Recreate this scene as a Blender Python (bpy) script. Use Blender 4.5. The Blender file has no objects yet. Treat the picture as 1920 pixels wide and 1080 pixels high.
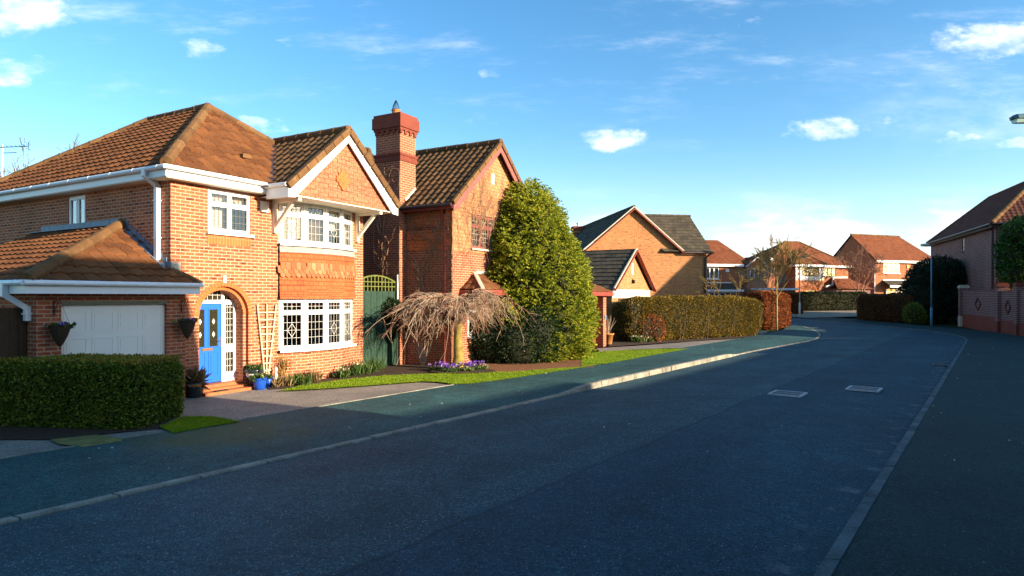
import bpy, bmesh, math, random
import numpy as np
from mathutils import Vector, Matrix
random.seed(7); RNG = np.random.default_rng(7)
R = math.radians
scene = bpy.context.scene
COL = scene.collection

# ------------------------------------------------------------------ camera
EYE, FOC, HOR = 2.25, 1200.0, 556.0
cam = bpy.data.objects.new("camera", bpy.data.cameras.new("camera")); COL.objects.link(cam)
cam.location = (0, 0, EYE); cam.rotation_euler = (R(90), 0, 0)
cam.data.sensor_width = 36; cam.data.lens = 36 * FOC / 1920
cam.data.shift_y = (HOR - 540) / 1920
cam.data.clip_start = .1; cam.data.clip_end = 20000
scene.camera = cam
scene.view_settings.view_transform = 'Standard'; scene.view_settings.look = 'None'
scene.view_settings.exposure = 1.35; scene.view_settings.gamma = 1.0

# ------------------------------------------------------------------ sun
SUN_T, SUN_E = R(-27), R(15)          # bearing from +X, elevation
sdir = Vector((math.cos(SUN_T) * math.cos(SUN_E), math.sin(SUN_T) * math.cos(SUN_E), math.sin(SUN_E)))
sl = bpy.data.lights.new("sun", 'SUN'); sl.energy = 5.0; sl.angle = R(.5); sl.color = (1, .83, .62)
sun = bpy.data.objects.new("sun", sl); COL.objects.link(sun)
sun.rotation_euler = (-sdir).to_track_quat('-Z', 'Y').to_euler()

# ------------------------------------------------------------------ node helper
class NT:
    def __init__(s, tree): s.t = tree; s.n = tree.nodes; s.l = tree.links
    def new(s, typ, **kw):
        n = s.n.new(typ)
        for k, v in kw.items(): setattr(n, k, v)
        return n
    def link(s, a, b): s.l.new(a, b)
    def put(s, sock, v):
        if hasattr(v, 'is_output'): s.l.new(v, sock)
        elif v is not None:
            if isinstance(v, (tuple, list)) and len(v) == 3 and sock.type == 'RGBA': v = (*v, 1)
            sock.default_value = v
    def math(s, op, a, b=None, c=None, clamp=False):
        n = s.n.new('ShaderNodeMath'); n.operation = op; n.use_clamp = clamp
        s.put(n.inputs[0], a); s.put(n.inputs[1], b); s.put(n.inputs[2], c); return n.outputs[0]
    def mix(s, fac, a, b, blend='MIX'):
        n = s.n.new('ShaderNodeMix'); n.data_type = 'RGBA'; n.blend_type = blend
        s.put(n.inputs[0], fac); s.put(n.inputs[6], a); s.put(n.inputs[7], b); return n.outputs[2]
    def ramp(s, fac, stops):
        n = s.n.new('ShaderNodeValToRGB'); e = n.color_ramp.elements
        while len(e) < len(stops): e.new(.5)
        for i, (p, c) in enumerate(stops): e[i].position = p; e[i].color = (*c, 1) if len(c) == 3 else c
        s.put(n.inputs[0], fac); return n.outputs[0]
    def smooth(s, v, a, b):
        n = s.n.new('ShaderNodeMapRange'); n.interpolation_type = 'SMOOTHSTEP'
        s.put(n.inputs[0], v); n.inputs[1].default_value = a; n.inputs[2].default_value = b; return n.outputs[0]
    def noise(s, vec, scale, detail=3, rough=.55, out=0):
        n = s.n.new('ShaderNodeTexNoise'); s.put(n.inputs['Vector'], vec); n.inputs['Scale'].default_value = scale
        n.inputs['Detail'].default_value = detail; n.inputs['Roughness'].default_value = rough; return n.outputs[out]
    def mapping(s, vec, scale=(1, 1, 1), loc=(0, 0, 0), rot=(0, 0, 0)):
        n = s.n.new('ShaderNodeMapping'); s.put(n.inputs[0], vec); n.inputs[3].default_value = scale
        n.inputs[1].default_value = loc; n.inputs[2].default_value = rot; return n.outputs[0]
    def bump(s, h, strength, dist=.02):
        n = s.n.new('ShaderNodeBump'); s.put(n.inputs['Height'], h)
        n.inputs['Strength'].default_value = strength; n.inputs['Distance'].default_value = dist; return n.outputs[0]

def S(r, g, b):
    f = lambda c: (c / 12.92 if c <= .04045 else ((c + .055) / 1.055) ** 2.4)
    return (f(r / 255), f(g / 255), f(b / 255))

# ------------------------------------------------------------------ world: sky and clouds
world = bpy.data.worlds.new("World"); scene.world = world; world.use_nodes = True
w = NT(world.node_tree); w.n.clear()
sky = w.new('ShaderNodeTexSky', sky_type='NISHITA'); sky.sun_disc = False
sky.sun_elevation = SUN_E; sky.sun_rotation = R(90) - SUN_T
sky.air_density = 1.0; sky.dust_density = .6; sky.ozone_density = 2.5; sky.altitude = 50
tc = w.new('ShaderNodeTexCoord')
sep = w.new('ShaderNodeSeparateXYZ'); w.link(tc.outputs['Generated'], sep.inputs[0])
dx, dy, dz = sep.outputs
yy = w.math('MAXIMUM', dy, .02)
ca = w.math('DIVIDE', dx, yy); cb = w.math('DIVIDE', dz, yy)       # cloud chart towards the north
comb = w.new('ShaderNodeCombineXYZ'); w.link(ca, comb.inputs[0]); w.link(cb, comb.inputs[1])
P = comb.outputs[0]
wv_ = w.new('ShaderNodeVectorMath'); wv_.operation = 'MULTIPLY_ADD'
w.link(w.noise(w.mapping(P, (1, 1.5, 1)), 14, 5, .6, out=1), wv_.inputs[0]); wv_.inputs[1].default_value = (.10, .045, 0); w.link(P, wv_.inputs[2])
wv2 = w.new('ShaderNodeVectorMath'); wv2.operation = 'SUBTRACT'; w.link(wv_.outputs[0], wv2.inputs[0]); wv2.inputs[1].default_value = (.05, .0225, 0)
sp2 = w.new('ShaderNodeSeparateXYZ'); w.link(wv2.outputs[0], sp2.inputs[0]); wca, wcb = sp2.outputs[0], sp2.outputs[1]
n1 = w.noise(w.mapping(P, (1, 1.7, 1)), 9, 7, .62)
n2 = w.noise(w.mapping(P, (1, 2.2, 1), (3, 1, 0)), 28, 5, .6)
nn_ = w.math('ADD', w.math('MULTIPLY', n1, .65), w.math('MULTIPLY', n2, .35))
CL = [  # bearing, height, half-width, half-height, density
    (-.775, .445, .080, .036, .95), (-.80, .355, .045, .026, .8), (-.755, .362, .03, .014, .8),
    (-.480, .385, .040, .018, .75), (-.355, .396, .018, .010, .55), (-.400, .270, .042, .013, 1.0),
    (-.035, .348, .018, .010, .8), (-.055, .340, .03, .010, .35), (.155, .246, .045, .017, 1.0), (-.06, .282, .05, .012, .45),
    (.485, .262, .050, .015, .95), (.57, .268, .03, .009, .55), (.705, .248, .035, .011, .85), (.79, .234, .05, .010, .85),
    (.745, .402, .078, .028, .95), (.38, .425, .022, .008, .6), (.70, .335, .05, .008, .35), (-.23, .32, .015, .009, .5)]
dens = None
for (a, b, ra, rb, k) in CL:
    u_ = w.math('MULTIPLY', w.math('SUBTRACT', wca, a), 1 / ra)
    v_ = w.math('MULTIPLY', w.math('SUBTRACT', wcb, b), 1 / rb)
    d = w.math('ADD', w.math('MULTIPLY', u_, u_), w.math('MULTIPLY', v_, v_))
    m = w.math('MULTIPLY', w.smooth(d, 2.6, 0.0), k)
    dens = m if dens is None else w.math('MAXIMUM', dens, m)
puff = w.smooth(w.math('ADD', dens, w.math('MULTIPLY', w.math('SUBTRACT', nn_, .5), 3.0)), .38, 1.55)
# low banks near the horizon, heavier to the east
nb = w.noise(w.mapping(P, (1, 3.2, 1), (.7, .4, 0)), 4.2, 7, .6)
band = w.math('MULTIPLY', w.smooth(cb, .012, .07), w.smooth(cb, .185, .09))
east = w.smooth(ca, .02, .62)
bank = w.math('MULTIPLY', w.smooth(w.math('ADD', nb, w.math('MULTIPLY', east, .16)), .52, .74), band)
# thin high wisps
nc = w.noise(w.mapping(P, (1.0, 4.5, 1), (0, 0, 0), (0, 0, R(-14))), 3.2, 6, .68)
wisp = w.math('MULTIPLY', w.smooth(nc, .50, .80), w.math('MULTIPLY', w.smooth(cb, .14, .40), .30))
nd = w.noise(w.mapping(P, (1, 3, 1), (5, 2, 0), (0, 0, R(16))), 3.0, 6, .65)
wispe = w.math('MULTIPLY', w.smooth(nd, .40, .66), w.math('MULTIPLY', w.math('MULTIPLY', w.smooth(ca, .35, .85), w.smooth(cb, .2, .28)), w.math('MULTIPLY', w.smooth(cb, .44, .3), .34)))
cov = w.math('MAXIMUM', w.math('MAXIMUM', puff, w.math('MULTIPLY', bank, .68)), w.math('MAXIMUM', wisp, wispe))
cov = w.math('MULTIPLY', cov, w.smooth(dy, .02, .10))
haze = w.math('MULTIPLY', w.smooth(cb, .26, .0), .20)
shade_c = w.noise(w.mapping(P, (1, 2, 1), (.02, -.02, 0)), 12, 4, .5)
ccol = w.mix(w.smooth(shade_c, .38, .62), (3.9, 4.3, 4.9), (6.4, 6.3, 6.1))
hs = w.new('ShaderNodeHueSaturation'); w.link(sky.outputs[0], hs.inputs['Color'])
hs.inputs['Hue'].default_value = .496; hs.inputs['Saturation'].default_value = 1.24; hs.inputs['Value'].default_value = 1.0
skyc = w.mix(haze, hs.outputs[0], (5.6, 6.1, 6.4))
fin = w.mix(cov, skyc, ccol)
bg = w.new('ShaderNodeBackground'); w.link(fin, bg.inputs[0]); bg.inputs[1].default_value = .118
wo = w.new('ShaderNodeOutputWorld'); w.link(bg.outputs[0], wo.inputs[0])

# ------------------------------------------------------------------ terrain survey
def smax(a, k=3.0): return math.log1p(math.exp(min(a / k, 40))) * k if a / k < 40 else a
def gz(x, y):
    """ground height: level street, then a gentle rise to the north"""
    return .028 * (smax(y - 42) - smax(y - 95))
def gp(px, py, dz=0.0):
    """survey point: where a sight line of the photograph meets the ground"""
    Z = FOC * EYE / (py - HOR)
    for _ in range(60):
        x = (px - 960) / FOC * Z
        Z = .5 * Z + .5 * FOC * (EYE - gz(x, Z) - dz) / (py - HOR)
    return ((px - 960) / FOC * Z, Z)

# ------------------------------------------------------------------ mesh builder
class MB:
    def __init__(s, M=None): s.v = []; s.f = []; s.m = []; s.M = M; s.mi = 0
    def add(s, vs, fs):
        o = len(s.v)
        if s.M is not None: vs = [tuple(s.M @ Vector(p)) for p in vs]
        s.v += [tuple(p) for p in vs]; s.f += [tuple(i + o for i in f) for f in fs]; s.m += [s.mi] * len(fs)
    def poly(s, *pts): s.add(pts, [tuple(range(len(pts)))])
    def box(s, x0, x1, y0, y1, z0, z1):
        s.add([(x, y, z) for z in (z0, z1) for y in (y0, y1) for x in (x0, x1)],
              [(0, 2, 3, 1), (4, 5, 7, 6), (0, 1, 5, 4), (2, 6, 7, 3), (0, 4, 6, 2), (1, 3, 7, 5)])
    def bar(s, p0, p1, w, h, up=(0, 0, 1)):
        p0, p1 = Vector(p0), Vector(p1); d = (p1 - p0).normalized(); sd = d.cross(Vector(up))
        if sd.length < 1e-4: sd = d.cross(Vector((1, 0, 0)))
        sd.normalize(); u = sd.cross(d); a = sd * (w / 2); b = u * (h / 2)
        s.add([p + i * a + j * b for p in (p0, p1) for (i, j) in ((-1, -1), (1, -1), (1, 1), (-1, 1))],
              [(3, 2, 1, 0), (4, 5, 6, 7), (0, 1, 5, 4), (1, 2, 6, 5), (2, 3, 7, 6), (3, 0, 4, 7)])
    def tube(s, pts, rad, n=5, cap=True):
        k = len(pts); pts = [Vector(p) for p in pts]
        if not hasattr(rad, '__len__'): rad = [rad] * k
        d0 = (pts[1] - pts[0]).normalized(); a = d0.orthogonal().normalized(); vs = []
        for i in range(k):
            d = (pts[min(i + 1, k - 1)] - pts[max(i - 1, 0)])
            d = d.normalized() if d.length > 1e-9 else d0
            a = a - d * a.dot(d); a = a.normalized() if a.length > 1e-6 else d.orthogonal().normalized()
            b = d.cross(a)
            for j in range(n):
                t = 2 * math.pi * j / n; vs.append(pts[i] + (a * math.cos(t) + b * math.sin(t)) * rad[i])
        fs = [(i * n + j, i * n + (j + 1) % n, (i + 1) * n + (j + 1) % n, (i + 1) * n + j) for i in range(k - 1) for j in range(n)]
        if cap: fs += [tuple(range(n - 1, -1, -1)), tuple(range((k - 1) * n, k * n))]
        s.add(vs, fs)
    def lathe(s, prof, n=16, c=(0, 0)):
        vs = [(c[0] + r * math.cos(2 * math.pi * j / n), c[1] + r * math.sin(2 * math.pi * j / n), z) for (r, z) in prof for j in range(n)]
        k = len(prof)
        fs = [(i * n + j, i * n + (j + 1) % n, (i + 1) * n + (j + 1) % n, (i + 1) * n + j) for i in range(k - 1) for j in range(n)]
        s.add(vs, fs)
    def build(s, name, mat, parent=None, smooth=False):
        if 1 in s.m and not isinstance(mat, (list, tuple)): mat = [mat, M_underlay]
        me = bpy.data.meshes.new(name); me.from_pydata(s.v, [], s.f); me.update()
        for m in (mat if isinstance(mat, (list, tuple)) else [mat]): me.materials.append(m)
        if isinstance(mat, (list, tuple)): me.polygons.foreach_set('material_index', s.m)
        if smooth: me.polygons.foreach_set('use_smooth', [True] * len(s.f))
        box_uv(me)
        o = bpy.data.objects.new(name, me); COL.objects.link(o)
        if parent is not None: o.parent = parent
        return o

def box_uv(me):
    nl = len(me.loops)
    if nl == 0: return
    uv = me.uv_layers.new(name='UVMap')
    co = np.empty(len(me.vertices) * 3, np.float32); me.vertices.foreach_get('co', co); co = co.reshape(-1, 3)
    li = np.empty(nl, np.int32); me.loops.foreach_get('vertex_index', li)
    nf = len(me.polygons); no = np.empty(nf * 3, np.float32); me.polygons.foreach_get('normal', no); no = no.reshape(-1, 3)
    tot = np.empty(nf, np.int32); me.polygons.foreach_get('loop_total', tot)
    n = np.repeat(no, tot, 0)
    flat = np.abs(n[:, 2]) > .97
    t = np.stack([-n[:, 1], n[:, 0], np.zeros(nl)], 1); L = np.linalg.norm(t, axis=1); L[L < 1e-6] = 1; t /= L[:, None]
    t[flat] = (1, 0, 0)
    b = np.cross(n, t); b[flat] = (0, 1, 0)
    p = co[li]
    out = np.stack([(p * t).sum(1), (p * b).sum(1)], 1).astype(np.float32)
    uv.data.foreach_set('uv', out.ravel())

def thing(name, label, cat, loc=(0, 0, 0), rz=0.0, group=None):
    o = bpy.data.objects.new(name, None); COL.objects.link(o); o.location = loc; o.rotation_euler = (0, 0, rz)
    o.empty_display_size = .3; return tag(o, label, cat, group)
def tag(o, label, cat, group=None):
    o['label'] = label; o['category'] = cat
    if group: o['group'] = group
    return o
def structure(o, label=None, cat=None):
    o['kind'] = 'structure'
    if label: o['label'] = label
    if cat: o['category'] = cat
    return o
def stuff(o, label, cat):
    o['kind'] = 'stuff'; o['label'] = label; o['category'] = cat; return o

# ------------------------------------------------------------------ materials
MATS = {}
def newmat(name):
    m = bpy.data.materials.new(name); m.use_nodes = True; t = NT(m.node_tree)
    return m, t, t.n['Principled BSDF']
def plain(name, col, rough=.7, nscale=6.0, namt=.25, bump=0.0, bscale=60.0, spec=.3, metal=0.0):
    if name in MATS: return MATS[name]
    m, t, b = newmat(name); tc = t.new('ShaderNodeTexCoord'); P = tc.outputs['Object']
    n = t.noise(P, nscale, 4); n2 = t.noise(P, nscale * 9, 3)
    f = t.math('ADD', t.math('MULTIPLY', n, .65), t.math('MULTIPLY', n2, .35))
    lo = tuple(c * (1 - namt) for c in col); hi = tuple(min(1, c * (1 + namt)) for c in col)
    t.put(b.inputs['Base Color'], t.ramp(f, [(.3, lo), (.7, hi)]))
    b.inputs['Roughness'].default_value = rough; b.inputs['Specular IOR Level'].default_value = spec; b.inputs['Metallic'].default_value = metal
    if bump: t.link(t.bump(t.noise(P, bscale, 4), bump, .01), b.inputs['Normal'])
    MATS[name] = m; return m

def brick(name, c1, c2, mortar, dark, bw=.225, bh=.075, ms=.011, darkamt=.55, bumpk=.55, offset=.5, rough=.85):
    if name in MATS: return MATS[name]
    m, t, b = newmat(name); tc = t.new('ShaderNodeTexCoord'); P = tc.outputs['UV']; O = tc.outputs['Object']
    wob = t.noise(O, 14, 2, out=1)
    vv = t.new('ShaderNodeVectorMath'); vv.operation = 'MULTIPLY_ADD'; t.link(wob, vv.inputs[0]); vv.inputs[1].default_value = (.010, .008, 0); t.link(P, vv.inputs[2])
    br = t.new('ShaderNodeTexBrick'); br.offset = offset; t.link(vv.outputs[0], br.inputs['Vector'])
    t.put(br.inputs['Color1'], c1); t.put(br.inputs['Color2'], c2); t.put(br.inputs['Mortar'], mortar)
    br.inputs['Scale'].default_value = 1; br.inputs['Mortar Size'].default_value = ms; br.inputs['Mortar Smooth'].default_value = .15
    br.inputs['Brick Width'].default_value = bw; br.inputs['Row Height'].default_value = bh; br.inputs['Bias'].default_value = 0
    # burnt headers: long dark smudges on single bricks
    sm = t.noise(t.mapping(P, (3.2, 13.3, 1)), 1.0, 2, .5)
    sm2 = t.noise(P, 38, 3)
    dk = t.math('MULTIPLY', t.smooth(t.math('ADD', sm, t.math('MULTIPLY', t.math('SUBTRACT', sm2, .5), .35)), .54, .66), darkamt)
    dk = t.math('MULTIPLY', dk, t.math('SUBTRACT', 1.0, br.outputs['Fac']))
    col = t.mix(dk, br.outputs['Color'], dark)
    weather = t.noise(O, .9, 5, .6)
    col = t.mix(1.0, col, t.ramp(weather, [(.25, (.78, .77, .77)), (.75, (1.12, 1.12, 1.1))]), 'MULTIPLY')
    grit = t.noise(O, 150, 2)
    col = t.mix(1.0, col, t.ramp(grit, [(.3, (.86, .86, .86)), (.7, (1.1, 1.1, 1.1))]), 'MULTIPLY')
    t.put(b.inputs['Base Color'], col); b.inputs['Roughness'].default_value = rough; b.inputs['Specular IOR Level'].default_value = .2
    hgt = t.math('ADD', t.math('SUBTRACT', 1.0, br.outputs['Fac']), t.math('MULTIPLY', grit, .3))
    t.link(t.bump(hgt, bumpk, .012), b.inputs['Normal'])
    MATS[name] = m; return m

def rooftile(name, c1, c2, lichen, cw=.30, ch=.33):
    if name in MATS: return MATS[name]
    m, t, b = newmat(name); tc = t.new('ShaderNodeTexCoord'); O = tc.outputs['Object']
    n = t.noise(O, 2.2, 5, .65); n2 = t.noise(O, 26, 3)
    gi = t.new('ShaderNodeNewGeometry')
    f = t.math('ADD', t.math('MULTIPLY', n, .5), t.math('ADD', t.math('MULTIPLY', n2, .26), t.math('MULTIPLY', gi.outputs['Random Per Island'], .24)))
    col = t.ramp(f, [(.28, c1), (.68, c2)])
    l = t.math('MULTIPLY', t.smooth(t.noise(O, 7, 6, .7), .58, .72), .5)
    col = t.mix(l, col, lichen)
    sp = t.smooth(t.noise(O, 45, 2), .70, .76)
    col = t.mix(t.math('MULTIPLY', sp, .5), col, tuple(min(1, c * 2.0 + .05) for c in lichen))
    t.put(b.inputs['Base Color'], col); b.inputs['Roughness'].default_value = .9; b.inputs['Specular IOR Level'].default_value = .15
    t.link(t.bump(t.noise(O, 120, 3), .35, .01), b.inputs['Normal'])
    MATS[name] = m; return m

def leafmat(name, stops, rough=.55, trans=.25, nscale=1.2, rk=.6):
    if name in MATS: return MATS[name]
    m, t, b = newmat(name); g = t.new('ShaderNodeNewGeometry'); tc = t.new('ShaderNodeTexCoord')
    f = t.math('ADD', t.math('MULTIPLY', g.outputs['Random Per Island'], rk), t.math('MULTIPLY', t.noise(tc.outputs['Object'], nscale, 4, .65), 1 - rk))
    col = t.ramp(f, stops); t.put(b.inputs['Base Color'], col)
    b.inputs['Roughness'].default_value = rough; b.inputs['Specular IOR Level'].default_value = .25
    tr = t.new('ShaderNodeBsdfTranslucent'); t.put(tr.inputs[0], col)
    mx = t.new('ShaderNodeMixShader'); mx.inputs[0].default_value = trans
    t.link(b.outputs[0], mx.inputs[1]); t.link(tr.outputs[0], mx.inputs[2])
    t.link(mx.outputs[0], t.n['Material Output'].inputs[0])
    MATS[name] = m; return m

def glassmat(name='window_glass', tint=(.75, .8, .8), base=.10):
    if name in MATS: return MATS[name]
    m, t, b = newmat(name); t.n.remove(b)
    lw = t.new('ShaderNodeLayerWeight'); lw.inputs[0].default_value = .35
    tc = t.new('ShaderNodeTexCoord'); nb = t.bump(t.noise(tc.outputs['Object'], 3.0, 2), .05, .05)
    gl = t.new('ShaderNodeBsdfGlossy'); gl.inputs['Roughness'].default_value = .02; t.put(gl.inputs[0], (.95, .95, .95)); t.link(nb, gl.inputs['Normal'])
    tr = t.new('ShaderNodeBsdfTransparent'); t.put(tr.inputs[0], tint)
    mx = t.new('ShaderNodeMixShader'); t.link(t.math('ADD', t.math('MULTIPLY', lw.outputs[0], .8), base), mx.inputs[0])
    t.link(tr.outputs[0], mx.inputs[1]); t.link(gl.outputs[0], mx.inputs[2])
    t.link(mx.outputs[0], t.n['Material Output'].inputs[0]); MATS[name] = m; return m

def tarmac(name, c, speck=(.35, .36, .38), speckk=.6, patch=.3, lane=False, glow_patch=None):
    m, t, b = newmat(name); tc = t.new('ShaderNodeTexCoord'); O = tc.outputs['Object']
    big = t.noise(O, .35, 5, .6); mid = t.noise(O, 3.0, 4); fine = t.noise(O, 70, 3, .6)
    f = t.math('ADD', t.math('ADD', t.math('MULTIPLY', big, .34), t.math('MULTIPLY', mid, .20)), t.math('ADD', t.math('MULTIPLY', fine, .22), t.math('MULTIPLY', t.noise(O, 24, 4, .7), .24)))
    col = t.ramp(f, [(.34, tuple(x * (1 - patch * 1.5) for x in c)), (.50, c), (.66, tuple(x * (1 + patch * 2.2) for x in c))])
    gr1 = t.noise(O, 55, 2, .5); gr2 = t.noise(O, 19, 3, .6)
    col = t.mix(1.0, col, t.ramp(gr1, [(.30, (.42, .42, .44)), (.5, (.95, .95, .95)), (.70, (1.75, 1.72, 1.66))]), 'MULTIPLY')
    col = t.mix(1.0, col, t.ramp(gr2, [(.30, (.66, .66, .66)), (.70, (1.32, 1.32, 1.30))]), 'MULTIPLY')
    stn = t.noise(t.mapping(O, (.5, .5, 1)), 1.0, 6, .7)
    col = t.mix(1.0, col, t.ramp(stn, [(.30, (.72, .73, .74)), (.52, (1, 1, 1)), (.70, (1.25, 1.24, 1.2))]), 'MULTIPLY')
    vo = t.new('ShaderNodeTexVoronoi'); vo.inputs['Scale'].default_value = 48; t.link(O, vo.inputs['Vector'])
    sc = t.new('ShaderNodeSeparateColor'); t.link(vo.outputs['Color'], sc.inputs[0])
    st = t.math('MULTIPLY', t.smooth(vo.outputs['Distance'], .42, .2), t.smooth(sc.outputs[0], .80, .97))
    col = t.mix(t.math('MULTIPLY', st, speckk), col, speck)
    vo2 = t.new('ShaderNodeTexVoronoi'); vo2.inputs['Scale'].default_value = 9; t.link(O, vo2.inputs['Vector'])
    sc2 = t.new('ShaderNodeSeparateColor'); t.link(vo2.outputs['Color'], sc2.inputs[0])
    st2 = t.math('MULTIPLY', t.smooth(vo2.outputs['Distance'], .13, .05), t.smooth(sc2.outputs[0], .86, .95))
    col = t.mix(t.math('MULTIPLY', st2, .55), col, (.42, .43, .44))
    # faint cracks
    wv = t.new('ShaderNodeTexVoronoi'); wv.feature = 'DISTANCE_TO_EDGE'; wv.inputs['Scale'].default_value = .45
    wd = t.new('ShaderNodeVectorMath'); wd.operation = 'MULTIPLY_ADD'; t.link(t.noise(O, 1.6, 4, out=1), wd.inputs[0]); wd.inputs[1].default_value = (.6, .6, 0); t.link(O, wd.inputs[2])
    t.link(wd.outputs[0], wv.inputs['Vector'])
    ck = t.math('MULTIPLY', t.smooth(wv.outputs[0], .012, .0), t.smooth(t.noise(O, .5, 2), .5, .62))
    col = t.mix(t.math('MULTIPLY', ck, .55), col, tuple(x * .35 for x in c))
    if glow_patch:   # yellow-green glow of light painted into the tarmac colour
        ds = t.new('ShaderNodeVectorMath'); ds.operation = 'DISTANCE'; t.link(O, ds.inputs[0]); ds.inputs[1].default_value = (glow_patch[0], glow_patch[1], .08)
        mk = t.smooth(t.math('ADD', ds.outputs['Value'], t.math('MULTIPLY', t.math('SUBTRACT', t.noise(O, 1.4, 5, .65), .5), 2.2)), glow_patch[2], glow_patch[2] * .25)
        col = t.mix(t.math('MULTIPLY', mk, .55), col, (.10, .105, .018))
    if lane:   # the two halves of the carriageway were laid separately
        dp_ = t.new('ShaderNodeVectorMath'); dp_.operation = 'DOT_PRODUCT'; t.link(O, dp_.inputs[0]); dp_.inputs[1].default_value = (.799, -.602, 0)
        qq = t.math('ADD', dp_.outputs['Value'], t.math('MULTIPLY', t.math('SUBTRACT', t.noise(O, .8, 3), .5), .25))
        lf = t.smooth(qq, -4.05, -4.30)
        col = t.mix(lf, col, t.mix(1.0, col, (1.75, 1.38, 1.22), 'MULTIPLY'))
        grit = t.math('MULTIPLY', t.smooth(t.math('ABSOLUTE', t.math('ADD', dp_.outputs['Value'], 1.30)), .42, .0), t.smooth(t.noise(t.mapping(O, (1, 1, 1)), 2.6, 6, .72), .50, .68))
        col = t.mix(t.math('MULTIPLY', grit, .55), col, (.20, .22, .22))
        tr_ = t.math('SINE', t.math('MULTIPLY', dp_.outputs['Value'], 3.4)); col = t.mix(t.math('MULTIPLY', t.smooth(tr_, .2, 1.0), .30), col, t.mix(1.0, col, (.62, .64, .66), 'MULTIPLY'))
        jn = t.math('MULTIPLY', t.smooth(t.math('ABSOLUTE', t.math('ADD', qq, 4.17)), .05, .0), .6)
        col = t.mix(jn, col, tuple(x * .4 for x in c))
    t.put(b.inputs['Base Color'], col); b.inputs['Roughness'].default_value = .82; b.inputs['Specular IOR Level'].default_value = .25
    t.link(t.bump(t.math('ADD', fine, t.math('MULTIPLY', vo.outputs['Distance'], .6)), .5, .012), b.inputs['Normal'])
    MATS[name] = m; return m

M_brick = brick('orange_brick', (.47, .132, .048), (.38, .095, .036), (.50, .31, .20), (.09, .026, .016), darkamt=.9, ms=.0115)
M_brickred = brick('red_brick', (.44, .105, .042), (.34, .080, .034), (.46, .29, .19), (.10, .032, .020))
M_brickbuff = brick('buff_brick', (.50, .205, .070), (.43, .165, .055), (.44, .26, .13), (.13, .045, .022), bw=.28, bh=.094, ms=.013, darkamt=.8)
M_brickfar = brick('warm_far_brick', (.42, .13, .045), (.34, .10, .038), (.38, .20, .11), (.14, .045, .025), bw=.30, bh=.10, ms=.014)
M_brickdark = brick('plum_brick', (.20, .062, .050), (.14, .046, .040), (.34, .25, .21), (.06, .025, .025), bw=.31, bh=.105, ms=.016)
M_solid = brick('soldier_brick', (.50, .155, .045), (.44, .13, .038), (.50, .26, .12), (.3, .09, .03), bw=.075, bh=.225, ms=.006, darkamt=.2, offset=0)
M_orange = plain('orange_clay_brick', (.50, .135, .035), .8, 9, .25, .4)
M_redband = brick('red_band_brick', (.25, .058, .034), (.21, .050, .030), (.17, .065, .045), (.2, .04, .025), ms=.006, darkamt=.3)
M_hang = brick('tile_hanging', (.52, .19, .100), (.46, .16, .082), (.13, .045, .024), (.32, .11, .055), bw=.165, bh=.115, ms=.006, darkamt=.3, bumpk=.35)
M_hang2 = brick('tile_hanging_red', (.46, .125, .040), (.39, .10, .032), (.12, .035, .018), (.26, .07, .03), bw=.165, bh=.115, ms=.006, darkamt=.35, bumpk=.35)
M_hang3 = brick('tile_hanging_buff', (.54, .25, .115), (.48, .21, .095), (.14, .055, .026), (.32, .13, .06), bw=.165, bh=.115, ms=.006, darkamt=.3, bumpk=.35)
M_roof = rooftile('brown_roof_tile', (.100, .038, .016), (.225, .090, .032), (.20, .11, .04))
M_roofold = rooftile('weathered_roof_tile', (.055, .034, .018), (.16, .085, .036), (.21, .15, .07))
M_roofdark = rooftile('slate_grey_tile', (.040, .035, .028), (.105, .085, .055), (.14, .115, .06))
M_rooffar = rooftile('russet_roof_tile', (.13, .040, .018), (.23, .075, .030), (.20, .085, .04))
M_roofplum = rooftile('dark_plum_roof_tile', (.080, .030, .020), (.15, .056, .036), (.10, .06, .045))
M_ridge = rooftile('ridge_tile', (.085, .042, .018), (.20, .105, .042), (.34, .25, .12))
M_white = plain('white_upvc', (.80, .79, .76), .35, 3, .05, spec=.5)
M_cream = plain('cream_paint', (.74, .66, .52), .6, 3, .08)
M_gdoor = plain('white_garage_door_paint', (.82, .77, .67), .4, 2, .04, spec=.45)
M_blue = plain('blue_door_paint', (.012, .125, .62), .35, 3, .08, spec=.5)
M_lead = plain('lead_flashing', (.15, .21, .27), .5, 8, .45, .3, 30)
M_leadbar = plain('lead_came', (.17, .165, .15), .5, 20, .2)
M_leadw = plain('white_lead_came', (.62, .60, .54), .5, 20, .1)
M_glass = glassmat()
M_glassb = glassmat('bright_window_glass', (.7, .75, .75), .26)
M_olive = plain('obscured_glass', (.028, .026, .014), .12, 20, .4, spec=.6)
M_gem = plain('bevelled_clear_glass', (.70, .68, .55), .2, 30, .2)
M_curtain = plain('cream_curtain', (.68, .62, .50), .9, 5, .15)
M_blind = plain('brown_blind', (.16, .075, .025), .9, 5, .2)
M_brass = plain('brass', (.50, .25, .07), .35, 20, .2, metal=.8)
M_chrome = plain('chrome', (.75, .73, .68), .2, 20, .1, metal=.9)
M_redpaint = plain('oxide_red_paint', (.25, .050, .032), .55, 4, .2)
M_pinkpaint = plain('faded_red_paint', (.26, .085, .070), .6, 5, .22)
M_brownwood = plain('dark_brown_timber', (.055, .030, .014), .75, 5, .35, .3, 30)
M_greenwood = plain('dark_green_timber', (.018, .048, .030), .7, 6, .35, .3, 30)
M_limewood = plain('lime_green_timber', (.13, .155, .030), .75, 8, .35, .3, 30)  # yellow-green, paler than the gate boards
M_trellis = plain('weathered_trellis_wood', (.58, .46, .30), .8, 12, .25)
M_black = plain('black_iron', (.012, .012, .014), .5, 10, .2)
M_wicker = plain('wicker', (.050, .028, .016), .85, 60, .6, .8, 80)
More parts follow.
